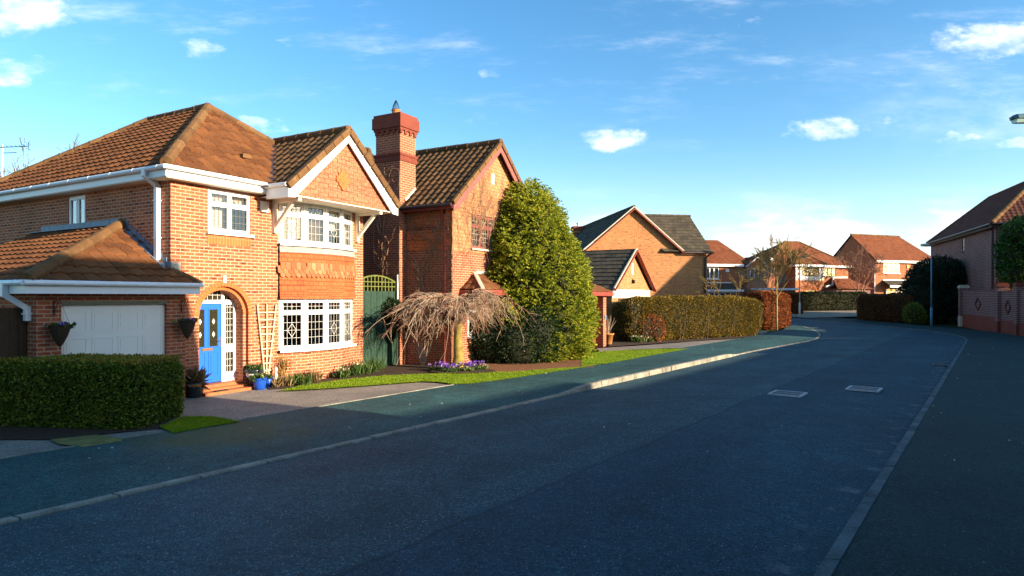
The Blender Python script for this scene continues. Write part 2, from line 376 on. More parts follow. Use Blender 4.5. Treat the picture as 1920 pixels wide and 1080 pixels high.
M_conc = plain('kerb_concrete', (.25, .23, .175), .9, 3.0, .6, .8, 40)
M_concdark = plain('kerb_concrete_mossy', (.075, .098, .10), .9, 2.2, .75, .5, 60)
M_stone = plain('pale_stone', (.52, .45, .33), .85, 6, .2, .3, 50)
M_step = plain('red_quarry_step', (.42, .13, .045), .75, 9, .3, .3, 40)
M_bark = plain('brown_bark', (.13, .085, .045), .9, 20, .5, .6, 40)
M_barkmoss = plain('mossy_yellow_bark', (.24, .175, .040), .9, 7, .6, 1.0, 24)
M_twig = plain('pale_twig', (.40, .295, .20), .8, 7, .5)
M_twigred = plain('reddish_twig', (.30, .15, .09), .8, 8, .5)
M_twiggold = plain('golden_twig', (.34, .22, .065), .8, 8, .45)
M_vine = plain('dead_vine', (.27, .155, .085), .9, 12, .5)
M_bluepot = plain('cobalt_glaze', (.010, .075, .42), .2, 8, .3, spec=.6)
M_darkpot = plain('dark_glaze', (.022, .028, .030), .25, 8, .3, spec=.5)
M_terra = plain('terracotta', (.42, .17, .045), .8, 8, .2)
M_soil = plain('bare_soil', (.055, .030, .016), .95, 14, .6, 1.0, 30)
M_mulch = plain('bark_mulch', (.21, .085, .032), .95, 30, .7, 1.0, 40)
M_lamp = plain('painted_lamp_steel', (.10, .27, .36), .45, 4, .15)
M_lampw = plain('galvanised_lamp_steel', (.62, .56, .42), .5, 4, .15)
M_lamph = plain('lamp_housing', (.06, .13, .15), .4, 4, .2)
M_lens = plain('lamp_lens', (.45, .62, .52), .15, 8, .1, spec=.6)
M_gutterdark = plain('dark_gutter', (.045, .030, .028), .4, 4, .2, spec=.4)
M_iron = plain('cast_iron_cover', (.40, .41, .42), .6, 30, .35, .5, 60)
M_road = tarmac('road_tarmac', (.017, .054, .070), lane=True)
M_pave = tarmac('pavement_tarmac', (.026, .082, .080), speckk=.35, glow_patch=(-4.7, 10.2, 1.7))
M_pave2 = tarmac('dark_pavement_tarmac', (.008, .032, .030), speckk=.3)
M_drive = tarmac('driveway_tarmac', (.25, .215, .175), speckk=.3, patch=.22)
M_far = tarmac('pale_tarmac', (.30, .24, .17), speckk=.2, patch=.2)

def grassmat(name, a, b_, c):
    m, t, b = newmat(name); tc = t.new('ShaderNodeTexCoord'); O = tc.outputs['Object']
    f = t.math('ADD', t.math('MULTIPLY', t.noise(O, 1.1, 5), .5), t.math('MULTIPLY', t.noise(O, 30, 3), .5))
    t.put(b.inputs['Base Color'], t.ramp(f, [(.3, a), (.5, b_), (.7, c)])); b.inputs['Roughness'].default_value = .9; b.inputs['Specular IOR Level'].default_value = .1
    t.link(t.bump(t.noise(O, 90, 3), .8, .03), b.inputs['Normal']); MATS[name] = m; return m
M_lawn = grassmat('lawn_turf', (.08, .13, .008), (.14, .21, .010), (.21, .27, .016))
M_ground = grassmat('rough_ground', (.022, .022, .010), (.030, .040, .012), (.045, .060, .016))
M_blade = leafmat('grass_blade', [(.2, (.13, .23, .008)), (.55, (.24, .36, .010)), (.85, (.40, .44, .03))], .6, .4, 2.2, .35)
M_hedge1 = leafmat('privet_leaf', [(.2, (.035, .070, .009)), (.5, (.13, .19, .017)), (.8, (.32, .30, .035))], .45, .2, 2.0)
M_hedgeo = leafmat('olive_privet_leaf', [(.2, (.045, .038, .006)), (.5, (.165, .112, .013)), (.85, (.36, .22, .028))], .55, .25, 1.6, .42)
M_beech = leafmat('copper_beech_leaf', [(.2, (.13, .030, .010)), (.5, (.32, .085, .022)), (.85, (.48, .18, .055))], .6, .3, 1.5)
M_beechd = leafmat('brown_beech_leaf', [(.2, (.11, .045, .018)), (.5, (.22, .095, .038)), (.85, (.34, .16, .065))], .6, .3, 1.5)
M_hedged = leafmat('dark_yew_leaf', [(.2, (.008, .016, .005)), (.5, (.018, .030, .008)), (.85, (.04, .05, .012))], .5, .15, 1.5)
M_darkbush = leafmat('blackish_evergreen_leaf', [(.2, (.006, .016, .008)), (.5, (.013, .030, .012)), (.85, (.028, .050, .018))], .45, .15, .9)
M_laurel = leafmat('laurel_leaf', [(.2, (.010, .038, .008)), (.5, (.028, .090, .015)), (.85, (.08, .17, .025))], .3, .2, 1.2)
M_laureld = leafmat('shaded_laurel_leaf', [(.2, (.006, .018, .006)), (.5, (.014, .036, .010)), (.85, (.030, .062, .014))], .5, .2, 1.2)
M_conif = leafmat('golden_cypress_spray', [(.20, (.022, .050, .008)), (.36, (.12, .18, .016)), (.54, (.34, .37, .030)), (.80, (.72, .63, .07))], .6, .5, 3.2, .40)
M_plant = leafmat('garden_leaf', [(.2, (.025, .055, .012)), (.5, (.06, .12, .02)), (.85, (.13, .17, .04))], .5, .25, 3)
M_dry = leafmat('dry_stem_leaf', [(.2, (.12, .07, .03)), (.5, (.25, .16, .06)), (.85, (.40, .30, .14))], .7, .3, 3)
M_petalv = leafmat('violet_petal', [(.2, (.10, .03, .28)), (.5, (.17, .07, .42)), (.75, (.30, .18, .55)), (.9, (.6, .55, .6))], .6, .3, 3)
M_petaly = leafmat('pale_petal', [(.2, (.6, .45, .1)), (.6, (.7, .65, .45)), (.9, (.8, .8, .7))], .6, .3, 3)
M_underlay = plain('dark_roof_underlay', (.020, .014, .010), .9, 8, .2)
M_core = plain('hedge_inner_twigs', (.030, .026, .012), .95, 12, .5, .8, 30)
M_cored = plain('evergreen_inner_twigs', (.020, .022, .010), .95, 12, .5, .8, 30)

# ------------------------------------------------------------------ foliage
def unit(a): return a / np.maximum(np.linalg.norm(a, axis=1, keepdims=True), 1e-9)
def lumps(p, f, seed=0):
    r = np.random.default_rng(seed); s = 0
    for k in range(5):
        d = r.normal(size=3); d /= np.linalg.norm(d); s = s + np.sin(p @ d * f * (1 + .5 * k) + r.uniform(0, 6.28)) / (1 + .4 * k)
    return s / 2.6
def leaf_arrays(P, D, ln, wd, rng, spread=.8):
    n = len(P); D = unit(D + rng.normal(size=(n, 3)) * spread)
    W = unit(np.cross(D, rng.normal(size=(n, 3)))); N = np.cross(D, W)
    L = (ln * rng.uniform(.6, 1.35, n))[:, None]; Wd = (wd * rng.uniform(.7, 1.3, n))[:, None]
    return np.stack([P, P + D * L * .55 + W * Wd * .5 + N * L * .05, P + D * L, P + D * L * .55 - W * Wd * .5 + N * L * .05], 1).reshape(-1, 3)
def quads_mesh(name, V, mats, parent=None, core=None, uv=False):
    """leaves (4 vertices each, material 0) and an optional core (verts, quads, material 1) in one mesh"""
    nq = len(V) // 4; F = np.arange(nq * 4).reshape(-1, 4); mi = np.zeros(nq, np.int32)
    if core is not None:
        cv, cf = core; F = np.vstack([F, cf + len(V)]); V = np.vstack([V, cv]); mi = np.concatenate([mi, np.ones(len(cf), np.int32)])
    me = bpy.data.meshes.new(name); me.vertices.add(len(V)); me.vertices.foreach_set('co', V.astype(np.float32).ravel())
    me.loops.add(F.size); me.loops.foreach_set('vertex_index', F.astype(np.int32).ravel())
    me.polygons.add(len(F)); me.polygons.foreach_set('loop_start', np.arange(0, F.size, 4, dtype=np.int32))
    for m in mats: me.materials.append(m)
    me.polygons.foreach_set('material_index', mi); me.update(calc_edges=True); me.validate()
    o = bpy.data.objects.new(name, me); COL.objects.link(o)
    if parent is not None: o.parent = parent
    return o
def cube_grid(n):
    t = np.linspace(-1, 1, n + 1); A, B = np.meshgrid(t, t, indexing='ij'); o = np.ones_like(A); vs = []; fs = []
    for k, (x, y, z) in enumerate(((A, B, o), (B, A, -o), (B, o, A), (A, -o, B), (o, A, B), (-o, B, A))):
        vs.append(np.stack([x, y, z], -1).reshape(-1, 3)); i, j = np.meshgrid(range(n), range(n), indexing='ij')
        a = (i * (n + 1) + j).ravel() + k * (n + 1) ** 2; fs.append(np.stack([a, a + n + 1, a + n + 2, a + 1], 1))
    return np.vstack(vs), np.vstack(fs)
def hedge(name, label, a, b, width, height, mat, nleaf, ln=.06, wd=.035, k=7, lump=.05, ztop=0.0, core=None, seed=1, cat='hedge', group=None, kz=None, spread=.8):
    """clipped hedge between two ground points"""
    rng = np.random.default_rng(seed); a = np.array(a); b = np.array(b); d = b - a; L = np.linalg.norm(d); ang = math.atan2(d[1], d[0])
    c = (a + b) / 2; half = np.array([L / 2, width / 2, height / 2])
    kk = np.array([k, k, kz or k], float)
    def shape(q, grow=0.0):
        s = (np.abs(q) ** k).sum(1, keepdims=True) ** (1.0 / k); p = q / s * half
        nrm = unit(np.sign(q) * np.abs(q / s) ** (k - 1) / half)
        p = p + nrm * (lumps(p, 2.3, seed) * lump + lumps(p, 7, seed + 1) * lump * .5 + grow)[:, None]
        p[:, 2] += half[2]; return p, nrm
    ar = np.array([half[1] * half[2], half[1] * half[2], half[0] * half[2], half[0] * half[2], half[0] * half[1], half[0] * half[1] * .15])
    face = rng.choice(6, nleaf, p=ar / ar.sum()); q = rng.uniform(-1, 1, (nleaf, 3))
    for fidx in range(6): q[face == fidx, fidx // 2] = 1 if fidx % 2 == 0 else -1
    p, nrm = shape(q, -.03)
    p += nrm * rng.normal(0, .022, (nleaf, 1))
    V = leaf_arrays(p, nrm + np.array([0, 0, .25]), ln, wd, rng, spread)
    cv, cf = cube_grid(14); cp, _ = shape(cv, -.07)
    o = quads_mesh(name, V, [mat, core or M_core], None, (cp, cf))
    o.location = (c[0], c[1], gz(*c)); o.rotation_euler = (0, 0, ang); return tag(o, label, cat, group)
def blob_foliage(name, blobs, mat, nleaf, ln, wd, seed=1, parent=None, spread=.8, core=M_cored, lump=.12, up=.3, corek=.86):
    """leaf-covered mass of overlapping round clumps (cx, cy, cz, rx, ry, rz)"""
    rng = np.random.default_rng(seed); B = np.array(blobs, float)
    ar = (B[:, 3] * B[:, 4] * B[:, 5]) ** (2 / 3); pick = rng.choice(len(B), nleaf, p=ar / ar.sum())
    u = unit(rng.normal(size=(nleaf, 3))); r = 1 + rng.normal(0, .06, nleaf) + lumps(u * 3 + pick[:, None], 3, seed) * lump
    p = B[pick, :3] + u * B[pick, 3:] * r[:, None]
    keep = np.ones(nleaf, bool)
    for i in range(len(B)):
        q = ((p - B[i, :3]) / B[i, 3:]); keep &= (pick == i) | ((q ** 2).sum(1) > .8)
    keep &= p[:, 2] > .02
    p = p[keep]; u = u[keep]
    V = leaf_arrays(p, u + np.array([0, 0, up]), ln, wd, rng, spread)
    cv, cf = cube_grid(6); cu = unit(cv); CV = []; CF = []
    for i in range(len(B)): CV.append(B[i, :3] + cu * B[i, 3:] * (corek + .08 * lumps(cu * 3 + i, 3, seed))[:, None]); CF.append(cf + i * len(cv))
    return quads_mesh(name, V, [mat, core], parent, (np.vstack(CV), np.vstack(CF)))
def sprigs(name, pts, mat, parent=None, n=14, h=.25, spread=.12, wd=.02, seed=3, lean=.5):
    """upright leafy tufts at ground points"""
    rng = np.random.default_rng(seed); VV = []
    for (x, y, z) in pts:
        p = np.stack([x + rng.normal(0, spread, n), y + rng.normal(0, spread, n), np.full(n, z)], 1)
        VV.append(leaf_arrays(p, np.tile([0, 0, 1.0], (n, 1)), h, wd, rng, lean))
    return quads_mesh(name, np.vstack(VV), [mat], parent)

def grow(mb, p, d, length, r, depth, rng, bend=.25, split=(2, 3), ang=.55, shrink=.72, gravity=0.0, n=4, rmin=.004):
    """recursive bare branching"""
    pts = [Vector(p)]; rad = [r]; d = Vector(d).normalized(); seg = 4
    for i in range(seg):
        d = (d + Vector((rng.gauss(0, bend), rng.gauss(0, bend), rng.gauss(0, bend) + gravity)) * .4).normalized()
        pts.append(pts[-1] + d * (length / seg)); rad.append(max(rmin, r * (1 - .38 * (i + 1) / seg)))
    mb.tube(pts, rad, n if r > .02 else 3, cap=False)
    if depth <= 0: return
    for i in range(rng.randint(*split)):
        a = rng.uniform(0, 6.28); o = d.orthogonal().normalized(); o = Matrix.Rotation(a, 3, d) @ o
        nd = (d + o * rng.uniform(ang * .5, ang * 1.3)).normalized()
        k = rng.choice((2, 3, 4, 4)) if depth > 0 else 4
        grow(mb, pts[k], nd, length * shrink * rng.uniform(.75, 1.15), max(rmin, rad[k] * .68), depth - 1, rng, bend, split, ang, shrink, gravity, n, rmin)
def bare_tree(name, label, x, y, h, tr, mat_t, mat_c, seed, depth=4, lean=(0, 0), clear=.35, ang=.6, spread=1.0, group=None, cat='tree', start=3, rmin=.012):
    rng = random.Random(seed); z = gz(x, y); t = thing(name, label, cat, (x, y, z), 0, group)
    tb = MB(); tp = Vector((lean[0] * .4, lean[1] * .4, h * clear))
    tb.tube([(0, 0, -.1), (lean[0] * .1, 0, h * clear * .5), tp], [tr * 1.15, tr, tr * .85], 7); tb.build('trunk', mat_t, t, True)
    cb = MB()
    for k in range(start):
        a = 6.28 * k / start + rng.uniform(-.4, .4)
        grow(cb, tp - Vector((0, 0, h * .03)), (math.cos(a) * .5 * spread, math.sin(a) * .5 * spread, 1), h * .26, tr * .55, depth, rng, ang=ang, shrink=.74, split=(2, 4), rmin=rmin)
    cb.build('crown', mat_c, t, True); return t

# ------------------------------------------------------------------ building helpers
def tiles(mb, poly, gauge=.33, tw=.30, amp=.028, thick=.028, ns=6, lift=0.0):
    """courses of tiles over a planar polygon whose first edge is the eave"""
    p = [Vector(q) for q in poly]; a = (p[1] - p[0]).normalized()
    n = Vector((0, 0, 0))
    for i in range(1, len(p) - 1): n += (p[i] - p[0]).cross(p[i + 1] - p[0])
    n.normalize(); s = n.cross(a)
    AB = [((q - p[0]).dot(a), (q - p[0]).dot(s)) for q in p]
    a0 = min(x for x, _ in AB); a1 = max(x for x, _ in AB); b1 = max(y for _, y in AB)
    nt = max(1, int(math.ceil((a1 - a0) / tw))) + 1
    prof = ([0, .15, .55, 1.0, .9, .35, 0] if ns == 6 else [0, .9, .5, 0]) if amp > 0 else [0, 0]
    k = len(prof); V = []; F = []; nc = int(math.ceil(b1 / gauge))
    for c in range(nc):                                       # every tile is a piece of its own, lapped in broken bond
        b0 = c * gauge; bb = (c + 1) * gauge + .012
        for i in range(nt):
            x0 = a0 + (i - (.5 if c % 2 and amp == 0 else 0)) * tw; o = len(V); jit = random.uniform(-.005, .005); tl = random.uniform(-.004, .004)
            for bq, hh in ((b0, -.002), (b0 + tl, thick + jit), (bb, .004)):
                for j in range(k):
                    h = prof[j] * amp; V.append(p[0] + a * (x0 + tw * (j / (k - 1)) * .965) + s * bq + n * (h * (1 if hh >= 0 else .9) + hh + lift))
            for r_ in range(2):
                for j in range(k - 1): F.append((o + r_ * k + j, o + r_ * k + j + 1, o + (r_ + 1) * k + j + 1, o + (r_ + 1) * k + j))
    bm = bmesh.new(); bv = [bm.verts.new(v) for v in V]
    for f in F: bm.faces.new([bv[i] for i in f])
    m = len(p)
    for i in range(m):
        e = p[(i + 1) % m] - p[i]
        if e.length < 1e-5: continue
        out = e.cross(n).normalized()
        if i == 0: continue
        bmesh.ops.bisect_plane(bm, geom=bm.verts[:] + bm.edges[:] + bm.faces[:], plane_co=p[i], plane_no=out, clear_outer=True)
    bm.verts.index_update()
    mb.add([v.co.copy() for v in bm.verts], [tuple(v.index for v in f.verts) for f in bm.faces]); bm.free()
    # decking just under the tiles
    mb.mi = 1; mb.add([q - n * .03 for q in p], [tuple(range(len(p)))]); mb.mi = 0

def ridge(mb, p0, p1, r=.12, seg=.42):
    p0, p1 = Vector(p0), Vector(p1); L = (p1 - p0).length; k = max(1, int(L / seg)); d = (p1 - p0) / k
    for i in range(k):
        j = Vector((0, 0, random.uniform(-.006, .006)))
        mb.tube([p0 + d * i + j, p0 + d * (i + .93) + j, p0 + d * (i + 1.03) + j], [r * 1.02, r * .98, r * 1.10], 10)

def wall(mb, x0, x1, z0, z1, holes=(), y=0.0, reveal=.12, tops=None):
    """wall in the plane y, facing -y, with rectangular openings (x0, x1, z0, z1) and their reveals"""
    xs = sorted({x0, x1, *[h[0] for h in holes], *[h[1] for h in holes]}); zs = sorted({z0, z1, *[h[2] for h in holes], *[h[3] for h in holes]})
    for i in range(len(xs) - 1):
        for j in range(len(zs) - 1):
            cx, cz = (xs[i] + xs[i + 1]) / 2, (zs[j] + zs[j + 1]) / 2
            if any(h[0] < cx < h[1] and h[2] < cz < h[3] for h in holes): continue
            mb.poly((xs[i], y, zs[j]), (xs[i + 1], y, zs[j]), (xs[i + 1], y, zs[j + 1]), (xs[i], y, zs[j + 1]))
    for (a, b, c, d) in holes:
        r = y + reveal
        mb.poly((a, y, c), (a, y, d), (a, r, d), (a, r, c)); mb.poly((b, y, d), (b, y, c), (b, r, c), (b, r, d))
        mb.poly((a, y, d), (b, y, d), (b, r, d), (a, r, d)); mb.poly((b, y, c), (a, y, c), (a, r, c), (b, r, c))
def shell(mb, W, D, z0, z1, front_holes=(), left_holes=()):
    """four walls of a block, x 0..W, y 0..D; left wall holes given as (y0, y1, z0, z1)"""
    wall(mb, 0, W, z0, z1, front_holes)
    ml = MB(Matrix(((0, 1, 0, 0), (-1, 0, 0, 0), (0, 0, 1, 0), (0, 0, 0, 1))) if False else Matrix(((0, 1, 0, 0), (-1, 0, 0, D), (0, 0, 1, 0), (0, 0, 0, 1))))
    wall(ml, 0, D, z0, z1, [(D - h[1], D - h[0], h[2], h[3]) for h in left_holes])
    mb.add(ml.v, ml.f)
    mb.poly((W, 0, z0), (W, D, z0), (W, D, z1), (W, 0, z1)); mb.poly((W, D, z0), (0, D, z0), (0, D, z1), (W, D, z1))

def window(parent, x0, x1, z0, z1, y=.06, cols=2, transom=None, M=None, fm=None, lead=None, glass=None, curtain=None, sill=True, fw=.055, sash=.035, lattice=(4, 5), label=None, muntin=None, ledmat=None, motif=None, sillout=.07):
    """a framed window facing -y; frame > pane, leading, curtain, sill"""
    fm = fm or M_white; f = MB(M); d = .07
    f.box(x0, x0 + fw, y, y + d, z0, z1); f.box(x1 - fw, x1, y, y + d, z0, z1)
    f.box(x0 + fw, x1 - fw, y, y + d, z0, z0 + fw); f.box(x0 + fw, x1 - fw, y, y + d, z1 - fw, z1)
    cw = (x1 - x0 - 2 * fw) / cols; lights = []
    for c in range(cols):
        a = x0 + fw + cw * c; b = a + cw
        if c: f.box(a - fw * .4, a + fw * .4, y + .002, y + d - .002, z0 + fw, z1 - fw)
        rows = [(z0 + fw, z1 - fw)]
        if transom:
            zt = z0 + (z1 - z0) * transom; rows = [(z0 + fw, zt - fw * .4), (zt + fw * .4, z1 - fw)]
            f.box(a + fw * .4, b - fw * .4, y + .003, y + d - .003, zt - fw * .4, zt + fw * .4)
        for (q, r_) in rows:
            q0, q1 = a + (fw * .4 if c else 0), b - (fw * .4 if c < cols - 1 else 0)
            if sash:
                f.box(q0, q0 + sash, y - .012, y + .03, q, r_); f.box(q1 - sash, q1, y - .012, y + .03, q, r_)
                f.box(q0 + sash, q1 - sash, y - .012, y + .03, q, q + sash); f.box(q0 + sash, q1 - sash, y - .012, y + .03, r_ - sash, r_)
            lights.append((q0 + sash, q1 - sash, q + sash, r_ - sash))
    o = f.build('window', fm, parent)
    if label: o['label'] = label
    g = MB(M)
    for (a, b, c, e) in lights: g.poly((a, y + .02, c), (b, y + .02, c), (b, y + .02, e), (a, y + .02, e))
    g.build('pane', glass or M_glass, o)
    if lead:
        l = MB(M); yy = y + .012
        for k, (a, b, c, e) in enumerate(lights):
            W_, H_ = b - a, e - c; nv = lattice[0]; nh = max(1, round(H_ / (W_ / nv) * .62)) if H_ > W_ * .7 else 2
            for i in range(1, nv): l.box(a + W_ * i / nv - .0035, a + W_ * i / nv + .0035, yy - .004, yy + .004, c, e)
            for i in range(1, nh): l.box(a, b, yy - .0055, yy + .0035, c + H_ * i / nh - .0035, c + H_ * i / nh + .0035)
            if motif and motif(k):
                mx, mz = (a + b) / 2, c + H_ * .5; rx, rz = W_ * .24, min(H_ * .22, W_ * .5)
                pts = [(mx, mz + rz), (mx + rx, mz), (mx, mz - rz), (mx - rx, mz)]
                for i in range(4):
                    p, q = pts[i], pts[(i + 1) % 4]; l.bar((p[0], yy - .007, p[1]), (q[0], yy - .007, q[1]), .009, .008, (0, 1, 0))
        l.build('leading', ledmat or M_leadbar, o)
    elif muntin:
        l = MB(M); yy = y + .012
        for (a, b, c, e) in lights:
            for i in range(1, muntin[0]): l.box(a + (b - a) * i / muntin[0] - .012, a + (b - a) * i / muntin[0] + .012, yy - .01, yy + .02, c, e)
            for i in range(1, muntin[1]): l.box(a, b, yy - .012, yy + .018, c + (e - c) * i / muntin[1] - .012, c + (e - c) * i / muntin[1] + .012)
        l.build('glazing_bars', fm, o)
    if curtain:
        k = MB(M)
        for (a, b, zlo, zhi) in curtain:
            n = max(2, int((b - a) / .04)); pts = [a + (b - a) * i / n for i in range(n + 1)]
            for i in range(n): k.poly((pts[i], y + .17 + .02 * (i % 2), zlo), (pts[i + 1], y + .17 + .02 * ((i + 1) % 2), zlo), (pts[i + 1], y + .17 + .02 * ((i + 1) % 2), zhi), (pts[i], y + .17 + .02 * (i % 2), zhi))
        k.build('curtain', M_curtain, o)
    if sill:
        s_ = MB(M); s_.box(x0 - .05, x1 + .05, y - .06 - sillout, y + .05, z0 - .06, z0 - .002); s_.build('sill', fm if sill is True else sill, o)
    return o, lights

def gutter(parent, p0, p1, mat, r=.058, brackets=True, name='gutter'):
    g = MB(); p0, p1 = Vector(p0), Vector(p1); g.tube([p0, p1], r, 10)
    if brackets:
        L = (p1 - p0).length; n = max(2, int(L / .9))
        for i in range(n + 1):
            c = p0.lerp(p1, (i + .3) / (n + .6)); d = (p1 - p0).normalized() * .016
            g.tube([c - d, c + d], r * 1.09, 10)
    return g.build(name, mat, parent, False)
def hip_roof(mb, x0, x1, y0, y1, z, k, **kw):
    """hipped roof over a rectangle, eaves at z, slope k; returns the two ridge ends"""
    W, D = x1 - x0, y1 - y0; h = min(W, D) / 2
    if W >= D: r0, r1 = (x0 + h, y0 + h, z + h * k), (x1 - h, y0 + h, z + h * k)
    else: r0, r1 = (x0 + h, y0 + h, z + h * k), (x0 + h, y1 - h, z + h * k)
    A, B, C, Dd = (x0, y0, z), (x1, y0, z), (x1, y1, z), (x0, y1, z)
    if W >= D:
        tiles(mb, [A, B, r1, r0], **kw); tiles(mb, [C, Dd, r0, r1], **kw); tiles(mb, [Dd, A, r0], **kw); tiles(mb, [B, C, r1], **kw)
    else:
        tiles(mb, [A, B, r0], **kw); tiles(mb, [C, Dd, r1], **kw); tiles(mb, [Dd, A, r0, r1], **kw); tiles(mb, [B, C, r1, r0], **kw)
    return Vector(r0), Vector(r1)
FAR = dict(amp=0, thick=.03, gauge=.33)

# ------------------------------------------------------------------ street layout
TH = math.atan2(.602, .799)
def road_pt(p, q): return (.602 * p + .799 * q, .799 * p - .602 * q)
LK = [road_pt(p, -7.83) for p in np.arange(-30, 25, 1.0)] + [(9.2, 25.35), (12.2, 28.95), (15.0, 32.2), (16.6, 34.6), (17.9, 37.0), (19.0, 39.6), (19.9, 42.2), (20.5, 44.4), (21.0, 47), (21.0, 50), (20.2, 53.5), (18.4, 58), (15.5, 62.5), (11.5, 67.5)]
RK = [road_pt(p, -1.15) for p in np.arange(-30, 38.6, 1.0)] + [(23.7, 33.4), (24.9, 35.6), (25.9, 38), (26.45, 40.4), (26.5, 43), (26.3, 46), (25.8, 49.5), (24.9, 54), (23.2, 59), (20.4, 65), (16.5, 72)]
LB = [road_pt(p, -10.62) for p in np.arange(-30, 25, 1.0)] + [(7.3, 27.2), (10.2, 31.0), (12.9, 34.6), (14.4, 37.0), (16.2, 39.2), (17.7, 41.6), (19.0, 44.3), (19.6, 47), (19.6, 50), (18.7, 53.2), (16.9, 57.2), (14.0, 61.6), (10.2, 66.2)]
RB = [road_pt(p, 1.9) for p in np.arange(-30, 38.6, 1.0)] + [(26.2, 32.0), (27.6, 34.6), (28.7, 37.6), (29.2, 40.4), (29.2, 43), (28.9, 46.4), (28.4, 50), (27.4, 55), (25.6, 60.5), (22.6, 67), (18.5, 74.4)]
def resample(pl, n):
    a = np.array(pl, float)
    for _ in range(2):                                  # round the joints
        q = np.empty((2 * len(a), 2)); q[0] = a[0]; q[-1] = a[-1]; q[1:-1:2] = a[:-1] * .75 + a[1:] * .25; q[2:-1:2] = a[:-1] * .25 + a[1:] * .75; a = q
    d = np.r_[0, np.cumsum(np.linalg.norm(np.diff(a, axis=0), axis=1))]; t = np.linspace(0, d[-1], n)
    return np.stack([np.interp(t, d, a[:, 0]), np.interp(t, d, a[:, 1])], 1)
NS = 220
lk, rk, lb, rb = (resample(x, NS) for x in (LK, RK, LB, RB))
def strip(name, cols, zs, mat):
    mb = MB(); m = len(cols); n = len(cols[0])
    for c, z in zip(cols, zs):
        for i in range(n): mb.v.append((c[i][0], c[i][1], gz(*c[i]) + (z[i] if hasattr(z, '__len__') else z)))
    for j in range(m - 1):
        for i in range(n - 1): mb.f.append((j * n + i, (j + 1) * n + i, (j + 1) * n + i + 1, j * n + i + 1))
    mb.m = [0] * len(mb.f); return structure(mb.build(name, mat))
# ground: one sheet to the horizon
g = MB(); rs = [0, 2, 4, 6, 8, 11, 14, 18, 23, 28, 34, 40, 46, 53, 60, 68, 77, 88, 100, 115, 140, 200, 400, 900, 2500, 6000]; na = 72
for r_ in rs:
    for j in range(na):
        x, y = r_ * math.sin(6.2832 * j / na), r_ * math.cos(6.2832 * j / na); g.v.append((x, y, gz(x, y) - .05))
for i in range(len(rs) - 1):
    for j in range(na): g.f.append((i * na + j, i * na + (j + 1) % na, (i + 1) * na + (j + 1) % na, (i + 1) * na + j))
g.m = [0] * len(g.f); structure(g.build('ground', M_ground))
mid = (lk + rk) / 2
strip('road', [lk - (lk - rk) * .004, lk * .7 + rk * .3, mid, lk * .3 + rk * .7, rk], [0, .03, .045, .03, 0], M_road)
# pavement: dropped kerb by the drives, raised between
def kerb_h(pt):
    p = .602 * pt[0] + .799 * pt[1]
    up = min(max((p - 12.4) / 1.1, 0), 1) * (1 - min(max((p - 23.6) / 1.3, 0), 1)) if pt[1] < 32 else 0
    return .025 + .105 * up
kh = [kerb_h(q) for q in lk]
perp = lambda a, b, t: a + (b - a) / np.linalg.norm(b - a, axis=1, keepdims=True) * t
lk2 = perp(lk, lb, .135); rk2 = perp(rk, rb, .135)
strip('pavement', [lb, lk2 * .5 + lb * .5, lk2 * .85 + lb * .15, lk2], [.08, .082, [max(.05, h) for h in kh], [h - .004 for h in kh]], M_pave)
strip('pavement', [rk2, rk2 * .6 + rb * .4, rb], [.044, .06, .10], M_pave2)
def kerb(name, a, b, hs, mat, step, gap, seed):
    mb = MB(); rng = random.Random(seed); d = np.r_[0, np.cumsum(np.linalg.norm(np.diff(a, axis=0), axis=1))]; t = 0
    at = lambda P_, s: np.array([np.interp(s, d, P_[:, 0]), np.interp(s, d, P_[:, 1])])
    while t < d[-1] - step:
        ks = np.linspace(t, t + step - gap, 3); o = len(mb.v); j = rng.uniform(-.004, .004)
        for s in ks:
            h = float(np.interp(s, d, hs)) + j; p, q = at(a, s), at(b, s)
            for (w_, z) in ((p, -.12), (p * .98 + q * .02, h - .018), (p * .85 + q * .15, h), (q, h), (q, -.12)): mb.v.append((w_[0], w_[1], gz(*w_) + z))
        for i in range(2):
            for k in range(4): mb.f.append((o + i * 5 + k, o + i * 5 + k + 1, o + (i + 1) * 5 + k + 1, o + (i + 1) * 5 + k))
        mb.f += [(o, o + 1, o + 2, o + 3, o + 4), (o + 14, o + 13, o + 12, o + 11, o + 10)]
        t += step
    mb.m = [0] * len(mb.f); return structure(mb.build(name, mat))
kerb('kerb', lk, lk2, kh, M_conc, .92, .028, 1)
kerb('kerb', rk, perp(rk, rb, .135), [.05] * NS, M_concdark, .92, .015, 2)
def sheet(name, pts, z, mat, px=False, zoff=0.0):
    """flat ground polygon, finely cut so it follows the terrain"""
    P2 = [gp(*p, z) for p in pts] if px else pts
    bm = bmesh.new(); f = bm.faces.new([bm.verts.new((x, y, 0)) for (x, y) in P2])
    if f.normal.z < 0 or True: f.normal_update()
    if f.normal.z < 0: f.normal_flip()
    bmesh.ops.triangulate(bm, faces=bm.faces[:])
    for _ in range(3): bmesh.ops.subdivide_edges(bm, edges=[e for e in bm.edges if e.calc_length() > 1.6], cuts=1, use_grid_fill=False); bmesh.ops.triangulate(bm, faces=bm.faces[:])
    bm.verts.index_update(); mb = MB(); mb.add([(v.co.x, v.co.y, gz(v.co.x, v.co.y) + z) for v in bm.verts], [tuple(v.index for v in f.verts) for f in bm.faces]); bm.free()
    o = mb.build(name, mat); return structure(o), P2

# local frame of the near houses: x along the fronts, y back into the plot
A1 = R(60.5); CA, SA = math.cos(A1), math.sin(A1); ORG = Vector((-7.2727, 13.636, 0))
def hp(x, y): return (ORG.x + CA * x - SA * y, ORG.y + SA * x + CA * y)
FZ = .05
